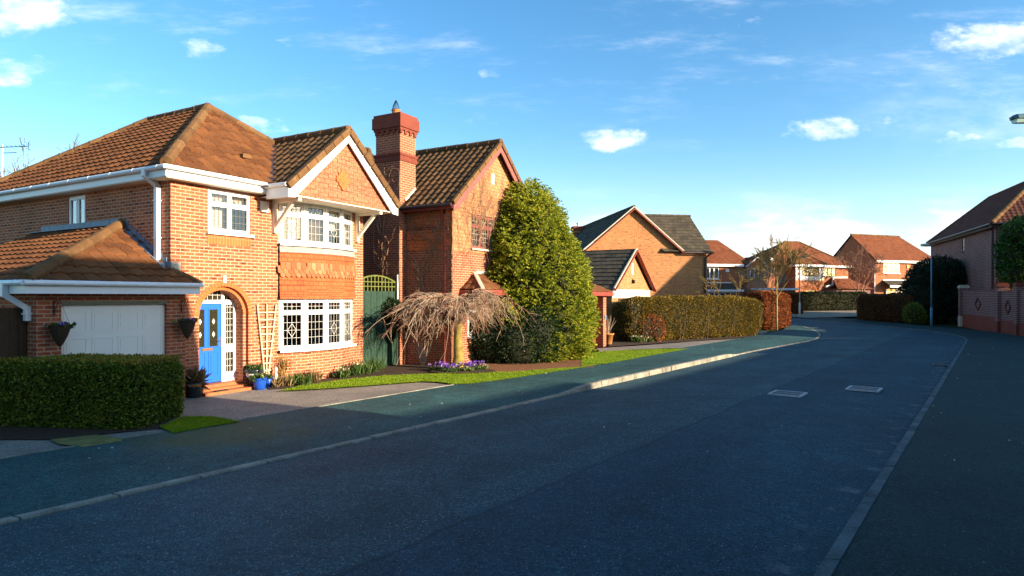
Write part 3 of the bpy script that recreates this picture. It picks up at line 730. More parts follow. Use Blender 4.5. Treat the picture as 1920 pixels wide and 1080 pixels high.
# plots behind the pavement
be = lambda p, t=0: road_pt(p, -10.62 + t)
sheet('driveway', [road_pt(p, -10.6) for p in (-24, -10, 2, 6, 8, 10, 12.4)] + [hp(5.9, -2.2), hp(5.9, .2), hp(-3, .2), hp(-5, 4), hp(-20, 4)], .055, M_drive)
DR2 = [(1118, 653), (1200, 648), (1290, 641), (1380, 635), (1446, 628.5), (1418, 633), (1350, 643), (1296, 652), (1250, 653), (1190, 655), (1125, 659)]
sheet('driveway', DR2, .062, M_drive, True)
LAWN1 = [(520, 733), (600, 729), (700, 722), (790, 715), (822, 716), (850, 720), (885, 719), (940, 712), (1000, 703), (1060, 693.5), (1100, 688), (1050, 690), (960, 697), (895, 698), (800, 701), (720, 704), (640, 712), (560, 724)]
LAWN2 = [(1090, 688), (1128, 683), (1180, 674), (1240, 663), (1292, 654), (1240, 654), (1180, 656), (1125, 659), (1090, 664)]
LAWN3 = [(325, 812), (385, 801), (450, 790.5), (400, 781), (345, 781), (300, 800)]
lawns = []
for LW, nm in ((LAWN1, 'lawn'), (LAWN2, 'lawn'), (LAWN3, 'lawn')): lawns.append(sheet(nm, LW, .09, M_lawn, True)[1])
BED1 = [(505, 730), (560, 726), (640, 715), (720, 708), (800, 704), (895, 701), (960, 700), (1050, 693), (1112, 689), (1120, 664), (1000, 655), (860, 660), (730, 684), (680, 698), (560, 714), (500, 722)]
sheet('flower_bed', BED1, .07, M_soil, True)
sheet('mulch_bed', [(895, 699), (960, 698), (1050, 691), (1112, 688), (1122, 672), (1000, 668), (900, 678)], .086, M_mulch, True)
bedc = gp(868, 702)
sheet('flower_bed', [(bedc[0] + .95 * math.cos(a), bedc[1] + .62 * math.sin(a)) for a in np.linspace(0, 6.28, 20)[:-1]], .105, M_soil)
sheet('flower_bed', [(1140, 650), (1200, 646), (1300, 639.5), (1380, 634), (1440, 628.5), (1430, 622), (1300, 630), (1150, 640)], .075, M_soil, True)
sheet('paving_edge', [(110, 832), (156, 838), (228, 827), (232, 821), (180, 815), (95, 824)], .085, M_step if False else plain('mossy_edging', (.20, .17, .05), .9, 6, .4, .5), True)
sheet('flower_bed', [(0, 824), (95, 824), (180, 815), (300, 803), (330, 780), (200, 760), (0, 770)], .07, M_soil, True)
# driveway edging kerb flush with the pavement
ed = MB()
for (pa, pb) in ((-24, 4.3), (6.2, 12.2)):
    for i in range(int((pb - pa) / .92)):
        a = road_pt(pa + i * .92, -10.62); b = road_pt(pa + i * .92 + .905, -10.62); ed.bar((*a, .068), (*b, .068), .036, .05)
structure(ed.build('edging_kerb', M_conc))
# far street, drives and pale sunlit tarmac beyond the bend
sheet('far_footway', [(25.0, 54.2), (27.6, 55.2), (31, 56.6), (40, 60), (40, 70), (28, 69), (18.7, 75), (16.6, 72.5), (20.5, 65.2), (23.3, 59.2)], .11, M_far)
sheet('far_driveway', [(14.3, 36.6), (15.8, 39.3), (14.2, 42.4), (9, 43), (8, 40)], .09, M_far)

def blades(poly, n, h, name, label, seed, z=.09):
    rng = np.random.default_rng(seed); a = np.array(poly); lo, hi = a.min(0), a.max(0); pts = []
    def inside(q):
        c = False; j = len(a) - 1
        for i in range(len(a)):
            if (a[i][1] > q[1]) != (a[j][1] > q[1]) and q[0] < (a[j][0] - a[i][0]) * (q[1] - a[i][1]) / (a[j][1] - a[i][1]) + a[i][0]: c = not c
            j = i
        return c
    while len(pts) < n:
        q = rng.uniform(lo, hi)
        if inside(q): pts.append((q[0], q[1], gz(*q) + z - .01))
    p = np.array(pts); V = leaf_arrays(p, np.tile([0, 0, 1.0], (n, 1)), h, .012, rng, .45)
    return stuff(quads_mesh(name, V, [M_blade]), label, 'grass')
blades(lawns[0], 16000, .034, 'grass', 'short bright green lawn grass in front of the blue door house and round the weeping tree', 1)
blades(lawns[1], 11000, .034, 'grass', 'sunlit lawn grass strip right of the tall conifer', 2)
blades(lawns[2], 6000, .034, 'grass', 'small grass triangle at the end of the clipped front hedge', 3)

# ------------------------------------------------------------------ house with the blue door
H1 = thing('detached_house', 'orange brick detached house with blue front door, bow windows, tile hung gable and white garage', 'house', ORG, A1)
FH = [(.88, 2.01, 3.72, 4.69), (.53, 2.055, -.1, 2.6), (2.95, 5.35, 3.6, 4.6), (2.95, 5.35, .95, 2.15)]
mb = MB(); shell(mb, 5.9, 8.6, -.1, 5.0, FH, [(3.35, 4.15, 3.89, 4.69)])
ACX, AZ = 1.2925, 1.83
arc = lambda r, t: (ACX + r * math.cos(t), AZ + r * math.sin(t))
T_ = [math.pi * i / 28 for i in range(29)]
for i in range(28):                                            # spandrels over the outer arch ring
    (xa, za), (xb, zb) = arc(.7625, T_[i]), arc(.7625, T_[i + 1]); mb.poly((xb, 0, zb), (xa, 0, za), (xa, 0, 2.6), (xb, 0, 2.6))
for s in (-1, 1):                                              # jambs of the inner order and the porch sides
    x0 = ACX + s * .655; x1 = ACX + s * .57
    mb.poly((x0, .09, -.1), (x1, .09, -.1), (x1, .09, AZ), (x0, .09, AZ)); mb.poly((x1, .09, -.1), (x1, .40, -.1), (x1, .40, AZ), (x1, .09, AZ))
    x2 = ACX + s * .7625; mb.poly((x2, 0, -.1), (x0, 0, -.1), (x0, 0, AZ), (x2, 0, AZ)); mb.poly((x0, 0, -.1), (x0, .09, -.1), (x0, .09, AZ), (x0, 0, AZ))
for i in range(28):
    (xa, za), (xb, zb) = arc(.57, T_[i]), arc(.57, T_[i + 1]); mb.poly((xa, .09, za), (xb, .09, zb), (xb, .40, zb), (xa, .40, za))
# brick base of the bow
B0 = [(2.85, 0), (3.483, -.224), (4.15, -.30), (4.817, -.224), (5.45, 0)]
def ring(mb, pts, z0, z1, off0=0, off1=0):
    c = (4.15, 2.667)
    ex = lambda p, o: (c[0] + (p[0] - c[0]) * (1 + o / 2.967), c[1] + (p[1] - c[1]) * (1 + o / 2.967))
    for a, b in zip(pts[:-1], pts[1:]):
        a0, b0, a1, b1 = ex(a, off0), ex(b, off0), ex(a, off1), ex(b, off1)
        mb.poly((*a0, z0), (*b0, z0), (*b1, z1), (*a1, z1))
ring(mb, B0, -.1, .84)
mb.build('wall', M_brick, H1)
# arch rings in rubbed brick
def arch_ring(r0, r1, y0, y1, n=26):
    m = MB(); g = .05
    for i in range(n):
        t0, t1 = math.pi * (i + g) / n, math.pi * (i + 1 - g) / n
        q = [arc(r0, t0), arc(r1, t0), arc(r1, t1), arc(r0, t1)]
        vs = [(x, y0, z) for x, z in q] + [(x, y1, z) for x, z in q]
        m.add(vs, [(0, 1, 2, 3), (7, 6, 5, 4), (0, 4, 5, 1), (1, 5, 6, 2), (2, 6, 7, 3), (3, 7, 4, 0)])
    t0 = 0
    return m
ar = arch_ring(.655, .7625, -.012, .09); ai = arch_ring(.57, .655, .078, .2); ar.v_n = len(ar.v); ar.add(ai.v, ai.f)
aro = ar.build('arch', M_orange, H1)
k_ = MB(); k_.box(ACX - .045, ACX + .045, -.03, 0, 2.56, 2.74); k_.build('keystone', M_stone, aro)
mo = MB()                                                      # mortar bed behind the arch bricks
for r0, r1, y in ((.655, .7625, .0), (.57, .655, .088)):
    for i in range(28):
        (xa, za), (xb, zb), (xc, zc), (xd, zd) = arc(r0, T_[i]), arc(r1, T_[i]), arc(r1, T_[i + 1]), arc(r0, T_[i + 1]); mo.poly((xa, y, za), (xb, y, zb), (xc, y, zc), (xd, y, zd))
for i in range(28):
    (xa, za), (xb, zb) = arc(.66, T_[i]), arc(.66, T_[i + 1]); mo.poly((xa, .0, za), (xb, .0, zb), (xb, .09, zb), (xa, .09, za))
mo.build('arch_mortar', M_stone, aro)
# soldier course under the first floor window
s_ = MB(); s_.box(.86, 2.03, -.008, .01, 3.44, 3.655); s_.build('brick_panel', M_solid, H1)
# front door set
dy0 = .36
fr = MB()
fr.box(.7225, .765, dy0 - .02, dy0 + .06, .24, 2.09); fr.box(.7225, 1.8625, dy0 - .02, dy0 + .06, 2.09, 2.17)
fr.box(1.475, 1.575, dy0 - .022, dy0 + .06, .24, 2.09); fr.box(1.79, 1.8625, dy0 - .02, dy0 + .06, .24, 2.09)
fr.box(1.575, 1.79, dy0, dy0 + .05, .24, .46); fr.box(1.575, 1.79, dy0, dy0 + .05, .93, 1.12); fr.box(1.575, 1.79, dy0, dy0 + .05, 2.06, 2.09)
fr.box(1.47, 1.55, dy0 - .015, dy0 + .05, 2.17, 2.40)
fo = fr.build('door_frame', M_white, H1)
gp_ = MB(); gp_.box(1.575, 1.79, dy0 + .02, dy0 + .03, .46, .93); gp_.box(1.575, 1.79, dy0 + .02, dy0 + .03, 1.12, 2.06)
gp_.poly((.72, dy0 + .03, 2.17), (1.86, dy0 + .03, 2.17), (1.86, dy0 + .03, 2.42), (.72, dy0 + .03, 2.42)); gp_.build('side_pane', M_olive, fo)
ld = MB()
for z in (.6, .76, 1.27, 1.42, 1.57, 1.72, 1.87, 2.0): ld.box(1.575, 1.79, dy0 + .012, dy0 + .02, z - .005, z + .005)
for x in (1.645, 1.72): ld.box(x - .005, x + .005, dy0 + .010, dy0 + .0195, .46, .93); ld.box(x - .005, x + .005, dy0 + .010, dy0 + .0195, 1.12, 2.06)
for x in (.87, 1.0, 1.13, 1.26, 1.39, 1.64, 1.74): ld.box(x - .005, x + .005, dy0 + .018, dy0 + .029, 2.17, 2.40)
ld.box(.74, 1.84, dy0 + .016, dy0 + .028, 2.28, 2.29); ld.build('leading', M_leadw, fo)
d = MB(); d.box(.765, 1.475, dy0 + .01, dy0 + .055, .255, 2.09)
for x in (.83, 1.17):
    d.box(x - .03, x + .24, dy0, dy0 + .01, 1.06, 1.09); d.box(x - .03, x + .24, dy0, dy0 + .01, 1.95, 1.98); d.box(x - .03, x, dy0, dy0 + .01, 1.09, 1.95); d.box(x + .21, x + .24, dy0, dy0 + .01, 1.09, 1.95)
    d.box(x - .02, x + .235, dy0 + .001, dy0 + .01, .40, .425); d.box(x - .02, x + .235, dy0 + .001, dy0 + .01, .945, .97); d.box(x - .02, x, dy0 + .001, dy0 + .01, .425, .945); d.box(x + .215, x + .235, dy0 + .001, dy0 + .01, .425, .945)
    d.box(x + .04, x + .175, dy0 + .002, dy0 + .01, .47, .90)
do = d.build('front_door', M_blue, H1)
for x in (.83, 1.17):
    q = MB(); q.box(x, x + .21, dy0 + .004, dy0 + .012, 1.09, 1.95); q.build('glass_panel', M_olive, do)
    for z in (1.37, 1.67):
        e = MB(); cx = x + .105; pts = [(cx, z + .07), (cx + .038, z), (cx, z - .07), (cx - .038, z)]
        e.poly(*[(a, dy0 + .002, b) for a, b in pts]); e.poly(*[(a, dy0 + .012, b) for a, b in pts][::-1])
        for i in range(4): p, r_ = pts[i], pts[(i + 1) % 4]; e.poly((p[0], dy0 + .002, p[1]), (p[0], dy0 + .012, p[1]), (r_[0], dy0 + .012, r_[1]), (r_[0], dy0 + .002, r_[1]))
        e.build('glass_diamond', M_gem, do)
q = MB(); q.box(.98, 1.25, dy0 - .008, dy0 + .012, 1.0, 1.055); q.box(1.0, 1.23, dy0 - .014, dy0 - .008, 1.01, 1.045); q.build('letterbox', M_brass, do)
q = MB(); q.box(1.41, 1.45, dy0 - .012, dy0 + .012, 1.06, 1.30); q.tube([(1.43, dy0 - .012, 1.22), (1.43, dy0 - .05, 1.22), (1.33, dy0 - .055, 1.22)], .011, 6); q.build('door_handle', M_chrome, do)
# steps
st = MB(); st.box(.60, 2.0, -.30, .09, -.1, .12); st.box(.7225, 1.8625, .09, .40, -.1, .24); st.box(.66, 1.9, -.05, .088, .12, .17); st.build('door_step', M_step, H1)
# casement over the door: stained tulips in the fanlights
wo_, lights = window(H1, .88, 2.01, 3.72, 4.69, y=.03, cols=2, transom=.66, lead=True, lattice=(4, 5), curtain=[(.95, 1.42, 3.75, 4.3), (.92, 1.98, 4.36, 4.66)], sillout=.05)
def tulips(parent, lights, M, which, y):
    for k in which:
        r_ = MB(M); l_ = MB(M); a, b, c, e = lights[k]; mx = (a + b) / 2; mz = c + (e - c) * .45; h = (e - c) * .5; ww = h * .42
        r_.poly((mx - ww * .5, y, mz), (mx, y, mz - h * .16), (mx + ww * .5, y, mz), (mx + ww * .6, y, mz + h * .5), (mx + ww * .2, y, mz + h * .28), (mx, y, mz + h * .62), (mx - ww * .2, y, mz + h * .28), (mx - ww * .6, y, mz + h * .5))
        l_.poly((mx, y, mz - h * .75), (mx + ww * .25, y, mz - h * .4), (mx + ww * 1.2, y, mz), (mx + ww * .35, y, mz - h * .2), (mx, y, mz - h * .3))
        l_.poly((mx, y, mz - h * .75), (mx, y, mz - h * .3), (mx - ww * .35, y, mz - h * .2), (mx - ww * 1.2, y, mz), (mx - ww * .25, y, mz - h * .4))
        r_.build('stained_flower', plain('red_stained_glass', (.42, .04, .07), .3, 9, .2), parent); l_.build('stained_leaf', plain('green_stained_glass', (.03, .25, .09), .3, 9, .2), parent)
tulips(wo_, lights, None, (1, 3), .045)
# bow windows
def facet(i):
    a, b = B0[i], B0[i + 1]; d = Vector((b[0] - a[0], b[1] - a[1], 0)); L = d.length; d.normalize(); nrm = Vector((d.y, -d.x, 0))
    return Matrix(((d.x, -nrm.x, 0, a[0]), (d.y, -nrm.y, 0, a[1]), (0, 0, 1, 0), (0, 0, 0, 1))), L
for (z0, z1, tr, cur) in ((3.60, 4.66, .70, 0), (.90, 2.19, .73, 1)):
    for i in range(4):
        M, L = facet(i); c = []
        if i == 0: c = [(.05, .20, z0, z1)] + ([(.30, .60, z0, z1)] if not cur else [])
        if i == 1 and not cur: c = [(.05, L - .05, z0 + .02, z1 - .05)]
        if i == 2 and not cur: c = [(.05, L - .05, z0 + .45, z1)]
        if i == 3: c = [(L - .22, L - .03, z0, z1)]
        o, li = window(H1, .0, L, z0, z1, y=.0, cols=1, transom=tr, M=M, lead=True, lattice=(4, 5), curtain=c, sill=False, fw=.062, motif=(lambda k: k == 0) if i != 1 else None, ledmat=M_leadbar if i == 0 and not cur else M_leadw, glass=M_glass)
        if i == 1 and not cur:
            for ch in o.children:
                if ch.name.startswith('curtain'): ch.data.materials[0] = M_blind
        tulips(o, li, M, (1,), .014)
    for (x, y) in B0[1:-1]: ps = MB(); ps.tube([(x, y + .012, z0), (x, y + .012, z1)], .038, 8); ps.build('bay_post', M_white, H1)
sl_ = MB()
for z in (.84, 3.54):
    sl_ = MB(); ring(sl_, B0, z, z + .055, .13, .13); ring(sl_, B0, z + .055, z + .062, .13, -.08); ring(sl_, B0, z - .0, z + .0001, -.08, .13); sl_.build('bay_sill', M_white, H1)
sk = MB(); ring(sk, B0, 3.37, 3.535, .10, .05)
for a, b in zip(B0[:-1], B0[1:]):
    for k in range(5):
        t = (k + .5) / 5; x, y = a[0] + (b[0] - a[0]) * t, a[1] + (b[1] - a[1]) * t - .10; sk.tube([(x, y, 3.36 + .02 * (k % 2)), (x, y, 3.42)], .06, 8) if False else None
sk.build('lead_apron', plain('weathered_lead', (.30, .28, .25), .7, 9, .4, .4, 30), H1)
# tile hanging between the bows (flared at the foot)
th = MB(); ct = (4.15, 2.667)
def flare(p, o): return (ct[0] + (p[0] - ct[0]) * (1 + o / 2.967), ct[1] + (p[1] - ct[1]) * (1 + o / 2.967))
Z0, Z1, ZS0, ZS1 = 2.19, 3.41, 2.74, 3.02
def off(z): return .06 + .05 * max(0, (2.55 - z) / .36) ** 2 if z < 2.55 else .06
for a, b in zip(B0[:-1], B0[1:]):
    z = Z0
    while z < Z1 - .01:
        zt = min(z + .115, Z1)
        a0, b0, a1, b1 = flare(a, off(z) + .016), flare(b, off(z) + .016), flare(a, off(zt) + .002), flare(b, off(zt) + .002)
        th.poly((*a0, z), (*b0, z), (*b1, zt), (*a1, zt)); a2, b2 = flare(a, off(z) - .01), flare(b, off(z) - .01); th.poly((*a2, z), (*b2, z), (*b0, z), (*a0, z)); z = zt
ring(th, B0, Z0, Z0 + .001, -.1, .12)
th.build('tile_hanging', M_hang2, H1)
sc = MB()                                                       # courses of fish scale tiles
for row, zc in enumerate((2.80, 2.895, 2.99)):
    for i in range(4):
        M, L = facet(i); m = 5
        for k in range(m + row % 2):
            cx = (k + (.5 if row % 2 == 0 else 0)) * L / m; r_ = L / m * .47; y = -.088 - .007 * row
            pts = [(cx + r_ * math.cos(t), zc + r_ * 1.0 * math.sin(t)) for t in np.linspace(math.pi, 2 * math.pi, 9)] + [(cx + r_, zc + .13), (cx - r_, zc + .13)]
            mm = MB(M); f_ = [(x, y - .014 * (1 if z < zc + .1 else .2), z) for x, z in pts]; k2 = len(pts); b_ = [(x, y + .012, z) for x, z in pts]
            mm.add(f_ + b_, [tuple(range(k2))] + [(j, j + k2, (j + 1) % k2 + k2, (j + 1) % k2) for j in range(k2)]); sc.add(mm.v, mm.f)
M_scal = leafmat('scallop_clay', [(.25, (.34, .095, .036)), (.5, (.44, .13, .05)), (.8, (.52, .21, .10))], .8, 0.0, 3.0)
sc.build('scallop_tiles', M_scal, H1)
# main roof
rf = MB(); r0, r1 = hip_roof(rf, -.27, 6.17, -.27, 8.87, 5.0, .766, thick=.042, amp=.030, tw=.25, gauge=.29)
GL = [(2.25, -.38, 4.85), (2.25, -1.0, 4.85), (4.24, -1.0, 6.6), (4.24, 1.86, 6.6)]; GR = [(6.23, -1.0, 4.85), (6.23, -.38, 4.85), (4.24, 1.86, 6.6), (4.24, -1.0, 6.6)]
ro = rf.build('roof', M_roof, H1, False)
gr = MB(); tiles(gr, GL, amp=.042, tw=.26, gauge=.29); tiles(gr, GR, amp=.042, tw=.26, gauge=.29); go = gr.build('gable_roof', M_roofold, H1)
def ridge_part(parent, a, b, r=.12, mat=None, seg=.42):
    rg = MB(); ridge(rg, a, b, r, seg); return rg.build('ridge_tiles', mat or M_ridge, parent)
ridge_part(ro, r0, r1)
for c in ((-.27, -.27), (6.17, -.27)): ridge_part(ro, (c[0], c[1], 5.04), r0, .12)
for c in ((-.27, 8.87), (6.17, 8.87)): ridge_part(ro, (c[0], c[1], 5.03), r1, .12)
ridge_part(go, (4.24, -1.04, 6.63), (4.24, 1.75, 6.63))
vl = MB(); vl.bar((2.16, -.45, 4.88), (4.14, 1.80, 6.60), .24, .03); vl.build('valley_lead', M_gutterdark, ro)
vg = MB()
for s in (-1, 1):
    for i in range(7):
        a, b = i / 7, (i + .95) / 7; p = lambda t: Vector((4.24 + s * 2.02 * (1 - t), -1.03, 4.84 + 1.76 * t + .02)); vg.bar(p(a), p(b), .16, .14, (0, 1, 0))
vg.build('verge_tiles', M_ridge, go)
bb = MB()
for s in (-1, 1):
    q = [(4.24 + s * 2.0, 4.60), (4.24 + s * 2.0, 4.82), (4.24, 6.56), (4.24, 6.30), (4.24 + s * 1.78, 4.62)]
    vs = [(x, -1.03, z) for x, z in q] + [(x, -.99, z) for x, z in q]
    bb.add(vs, [(0, 1, 2, 3, 4), (9, 8, 7, 6, 5)] + [(i, (i + 1) % 5, (i + 1) % 5 + 5, i + 5) for i in range(5)])
bb.build('bargeboard', M_white, H1)
gf = MB(); tiles(gf, [(2.30, -.90, 4.685), (6.18, -.90, 4.685), (4.24, -.90, 6.40)], gauge=.115, amp=0, thick=.014); gf.build('gable_tile_hanging', M_hang, H1)
dm = MB()
for i in range(3):
    for j in range(3):
        cx, cz = 4.13 + (i - j) * .085, 5.30 + (i + j - 2) * .095; pts = [(cx + .075 * math.cos(t), cz + .085 * math.sin(t)) for t in np.linspace(math.pi, 2 * math.pi, 7)] + [(cx + .06, cz + .09), (cx - .06, cz + .09)]
        y0 = -.955 + .004 * (i + j); k2 = len(pts); dm.add([(x, y0, z) for x, z in pts] + [(x, -.91, z) for x, z in pts], [tuple(range(k2))] + [(q, q + k2, (q + 1) % k2 + k2, (q + 1) % k2) for q in range(k2)])
dm.build('diamond_tiles', M_orange, H1)
sf = MB(); sf.box(2.30, 6.18, -.98, 0, 4.66, 4.685); sf.box(-.25, 2.30, -.25, 0, 4.735, 4.755); sf.box(-.25, 0, 0, 8.85, 4.735, 4.755); sf.box(5.9, 6.15, 0, 8.85, 4.70, 4.72); sf.build('soffit', M_cream, H1)
fa = MB(); fa.box(-.27, 2.27, -.275, -.25, 4.755, 4.94); fa.box(-.275, -.25, -.25, 8.85, 4.755, 4.94); fa.box(2.24, 2.27, -.985, -.275, 4.60, 4.86); fa.box(6.15, 6.175, -.98, 8.85, 4.70, 4.90); fa.build('fascia', M_white, H1)
gutter(H1, (-.33, -.325, 4.945), (2.20, -.325, 4.945), M_white, .05); gutter(H1, (-.325, -.33, 4.945), (-.325, 8.9, 4.945), M_white, .05); gutter(H1, (2.20, -.30, 4.90), (2.20, -1.02, 4.90), M_white, .05, False)
for x in (2.69, 5.62):
    br = MB(); br.box(x - .05, x + .05, -.09, 0, 3.83, 4.66); br.box(x - .05, x + .05, -.93, -.09, 4.57, 4.66); br.bar((x, -.045, 3.95), (x, -.72, 4.60), .085, .085); br.build('gable_bracket', M_cream, H1)
dp = MB(); dp.bar((-.33, .38, 4.97), (-.33, .38, 4.80), .1, .1); dp.bar((-.34, .38, 4.83), (-.055, .38, 4.62), .1, .1); dp.bar((-.06, .38, 4.66), (-.06, .38, 2.98), .1, .1)
for z in (4.3, 3.5): dp.box(-.12, 0, .31, .45, z, z + .03)
dp.build('downpipe', M_white, H1)
al = MB(); al.box(2.28, 2.49, -.07, 0, 4.32, 4.58); al.box(2.30, 2.47, -.08, -.07, 4.34, 4.56); al.build('alarm_box', M_cream, H1)
Ml = Matrix(((0, 1, 0, 0), (-1, 0, 0, 8.6), (0, 0, 1, 0), (0, 0, 0, 1)))
window(H1, 8.6 - 4.15, 8.6 - 3.35, 3.89, 4.69, y=.03, cols=2, M=Ml, glass=M_glassb, sillout=.06)
vt = MB(); vt.box(1.6, 1.95, 1.1, 1.3, 6.05, 6.22) if False else vt.bar((2.2, .62, 5.74), (2.45, .62, 5.74), .2, .1); vt.build('roof_vent_tile', M_ridge, ro)
# attached garage
gw = MB(); wall(gw, -2.6, .20, -.1, 2.42, [(-2.2, -.21, -.1, 2.1)], y=-.2, reveal=.1)
gw.poly((-2.6, 5.4, -.1), (-2.6, -.2, -.1), (-2.6, -.2, 2.42), (-2.6, 5.4, 2.42)); gw.poly((.2, -.2, -.1), (.2, 0, -.1), (.2, 0, 2.42), (.2, -.2, 2.42)); gw.build('garage_wall', M_brickred, H1)
gl_ = MB(); gl_.box(-2.21, -.2, -.203, -.10, 2.1, 2.16); gl_.build('door_lintel', M_lead if False else plain('green_grey_lintel', (.16, .16, .10), .6, 8, .2), H1)
gd = MB(); gd.box(-2.2, -.21, -.12, -.08, -.05, 2.1)
for i in range(4):
    for j in range(4):
        x0 = -2.13 + i * .485; z0 = .07 + j * .505; gd.box(x0, x0 + .40, -.128, -.12, z0 + .02, z0 + .04); gd.box(x0, x0 + .40, -.128, -.12, z0 + .37, z0 + .39); gd.box(x0, x0 + .02, -.128, -.12, z0 + .04, z0 + .37); gd.box(x0 + .38, x0 + .40, -.128, -.12, z0 + .04, z0 + .37)
        gd.box(x0 + .05, x0 + .35, -.126, -.12, z0 + .08, z0 + .33)
gd.build('garage_door', M_gdoor, H1)
g2 = MB(); tiles(g2, [(-2.88, 5.6, 2.5), (-2.88, -.5, 2.5), (0, 1.79, 3.86), (0, 5.6, 3.86)], thick=.042, amp=.030, tw=.25, gauge=.29); tiles(g2, [(-2.88, -.5, 2.5), (0, -.5, 2.5), (0, 1.79, 3.86)], thick=.042, amp=.030, tw=.25, gauge=.29); tiles(g2, [(0, -.5, 2.5), (.36, -.5, 2.5), (0, 0, 2.797)], thick=.042, amp=.030, tw=.25, gauge=.29); tiles(g2, [(.36, -.5, 2.5), (.36, 0, 2.5), (0, 0, 2.797)])
g2o = g2.build('garage_roof', M_roof, H1)
ridge_part(g2o, (-2.90, -.52, 2.54), (0, 1.79, 3.90), .12); ridge_part(g2o, (.36, -.5, 2.52), (.02, -.02, 2.81), .07, None, .2)
fl = MB(); fl.box(-.02, -.001, 1.7, 5.4, 3.84, 4.02); fl.bar((-.10, 1.7, 3.86), (-.10, 5.5, 3.86), .25, .02)
for i in range(11):
    y = 1.72 - i * .16; z = 2.797 + y * .594; fl.box(-.02, -.001, y - .16, y + .03, z - .12, z + .13)
fl.bar((-.06, 0, 2.83), (-.06, 1.79, 3.90), .16, .02); fl.build('lead_flashing', M_lead, g2o)
fb = MB(); fb.box(-.02, .22, -.012, -.001, 2.80, 2.98); fb.build('cement_fillet', M_stone, g2o)
fa = MB(); fa.box(-2.88, .33, -.52, -.495, 2.30, 2.47); fa.box(-2.905, -2.88, -.52, 5.6, 2.30, 2.47); fa.box(-2.88, .33, -.495, -.2, 2.30, 2.315); fa.box(-2.88, -2.6, -.2, 5.6, 2.30, 2.315); fa.build('garage_fascia', M_white, H1)
gutter(H1, (-2.96, -.57, 2.49), (.36, -.57, 2.49), M_white, .048); gutter(H1, (-2.96, -.57, 2.49), (-2.96, 5.6, 2.49), M_white, .048)
dp = MB(); dp.bar((-2.96, .1, 2.48), (-2.96, .1, 2.25), .09, .09); dp.bar((-2.96, .1, 2.28), (-2.66, .02, 2.05), .09, .09); dp.bar((-2.655, .0, 2.08), (-2.655, .0, 1.82), .09, .09); dp.box(-2.72, -2.58, -.06, .06, 1.93, 1.96); dp.build('garage_downpipe', M_white, H1)

# brown gate left of the garage
bg_ = thing('timber_gate', 'dark brown close boarded timber gate left of the white garage door', 'gate', hp(-4.4, .15) + (0,), A1)
m = MB()
for i in range(24): m.box(-2.2 + i * .17, -2.2 + i * .17 + .16, -.012 - .006 * (i % 2), .012, .02, 2.05)
m.build('boards', M_brownwood, bg_); m = MB(); m.box(-2.2, 1.9, .012, .06, .4, .5); m.box(-2.2, 1.9, .012, .06, 1.6, 1.7); m.build('rail', M_brownwood, bg_)
m = MB(); m.box(1.67, 1.77, -.05, .07, 0, 2.06); m.build('gate_post', M_brownwood, bg_)

# things at the front of the house
def hthing(name, label, cat, x, y, z=FZ, group=None): return thing(name, label, cat, hp(x, y) + (z,), A1, group)
def basket(x, label):
    t = hthing('hanging_basket', label, 'hanging basket', x, -.42, 0, 'wicker hanging baskets on the garage piers')
    m = MB(); m.lathe([(.02, 1.36), (.06, 1.42), (.12, 1.55), (.17, 1.72), (.185, 1.74), (.165, 1.73), (.1, 1.70), (.001, 1.70)], 14); m.build('basket', M_wicker, t)
    m = MB(); m.tube([(0, .20, 2.18), (0, .20, 1.92)], .010, 5); m.tube([(0, .20, 2.15), (0, .0, 2.20), (0, -.02, 2.16)], .009, 5); m.tube([(0, .2, 1.95), (0, .05, 2.17)], .006, 4); m.build('bracket', M_black, t)
    m = MB()
    for a in (0, 2.1, 4.2): m.tube([(.17 * math.cos(a), .17 * math.sin(a), 1.74), (0, -.02, 2.16)], .003, 3)
    m.build('chain', M_black, t)
    sprigs('leaves', [(random.uniform(-.1, .1), random.uniform(-.1, .1), 1.70) for _ in range(8)], M_plant, t, 16, .10, .05, .05, 5, 1.0)
    sprigs('flowers', [(random.uniform(-.12, .12), -.1, 1.76) for _ in range(2)], M_petalv, t, 6, .05, .02, .05, 6, 1.2)
basket(-2.33, 'wicker cone hanging basket with flowers between brown gate and white garage door')
basket(.10, 'wicker cone hanging basket between white garage door and blue front door')
def pot(name, label, x, y, prof, mat, leaf, flow=None, h=.15, band=None, group=None):
    t = hthing(name, label, 'plant pot', x, y, FZ + .005, group); m = MB(); m.lathe(prof, 18); p = m.build('pot', mat, t, True)
    if band:
        m = MB(); m.lathe(band[0], 18); m.build('band', band[1], p, True)
    top = max(z for _, z in prof) - .03; rr = prof[-2][0] * .6
    sprigs('leaves', [(random.uniform(-rr, rr), random.uniform(-rr, rr), top) for _ in range(9)], leaf, t, 16, h, .04, .06, 8, .9)
    if flow: sprigs('flowers', [(random.uniform(-rr, rr), random.uniform(-rr, rr), top + h * .5) for _ in range(7)], flow, t, 5, .045, .02, .05, 9, 1.5)
    return t
pot('plant_pot', 'cobalt blue glazed pot with yellow green leaves beside the door step', 1.93, -.42, [(.10, 0), (.125, .02), (.15, .18), (.15, .24), (.165, .25), (.165, .28), (.15, .28), (.14, .24), (.001, .24)], M_bluepot, M_plant, M_petaly, .14)
pot('plant_pot', 'smaller blue glazed pot with a cream heart and violet flowers near the trellis', 2.27, -.28, [(.09, 0), (.11, .02), (.135, .16), (.14, .22), (.13, .22), (.12, .19), (.001, .19)], M_bluepot, M_plant, M_petalv, .13, ([(.134, .09), (.139, .12), (.134, .15)], M_bluepot))
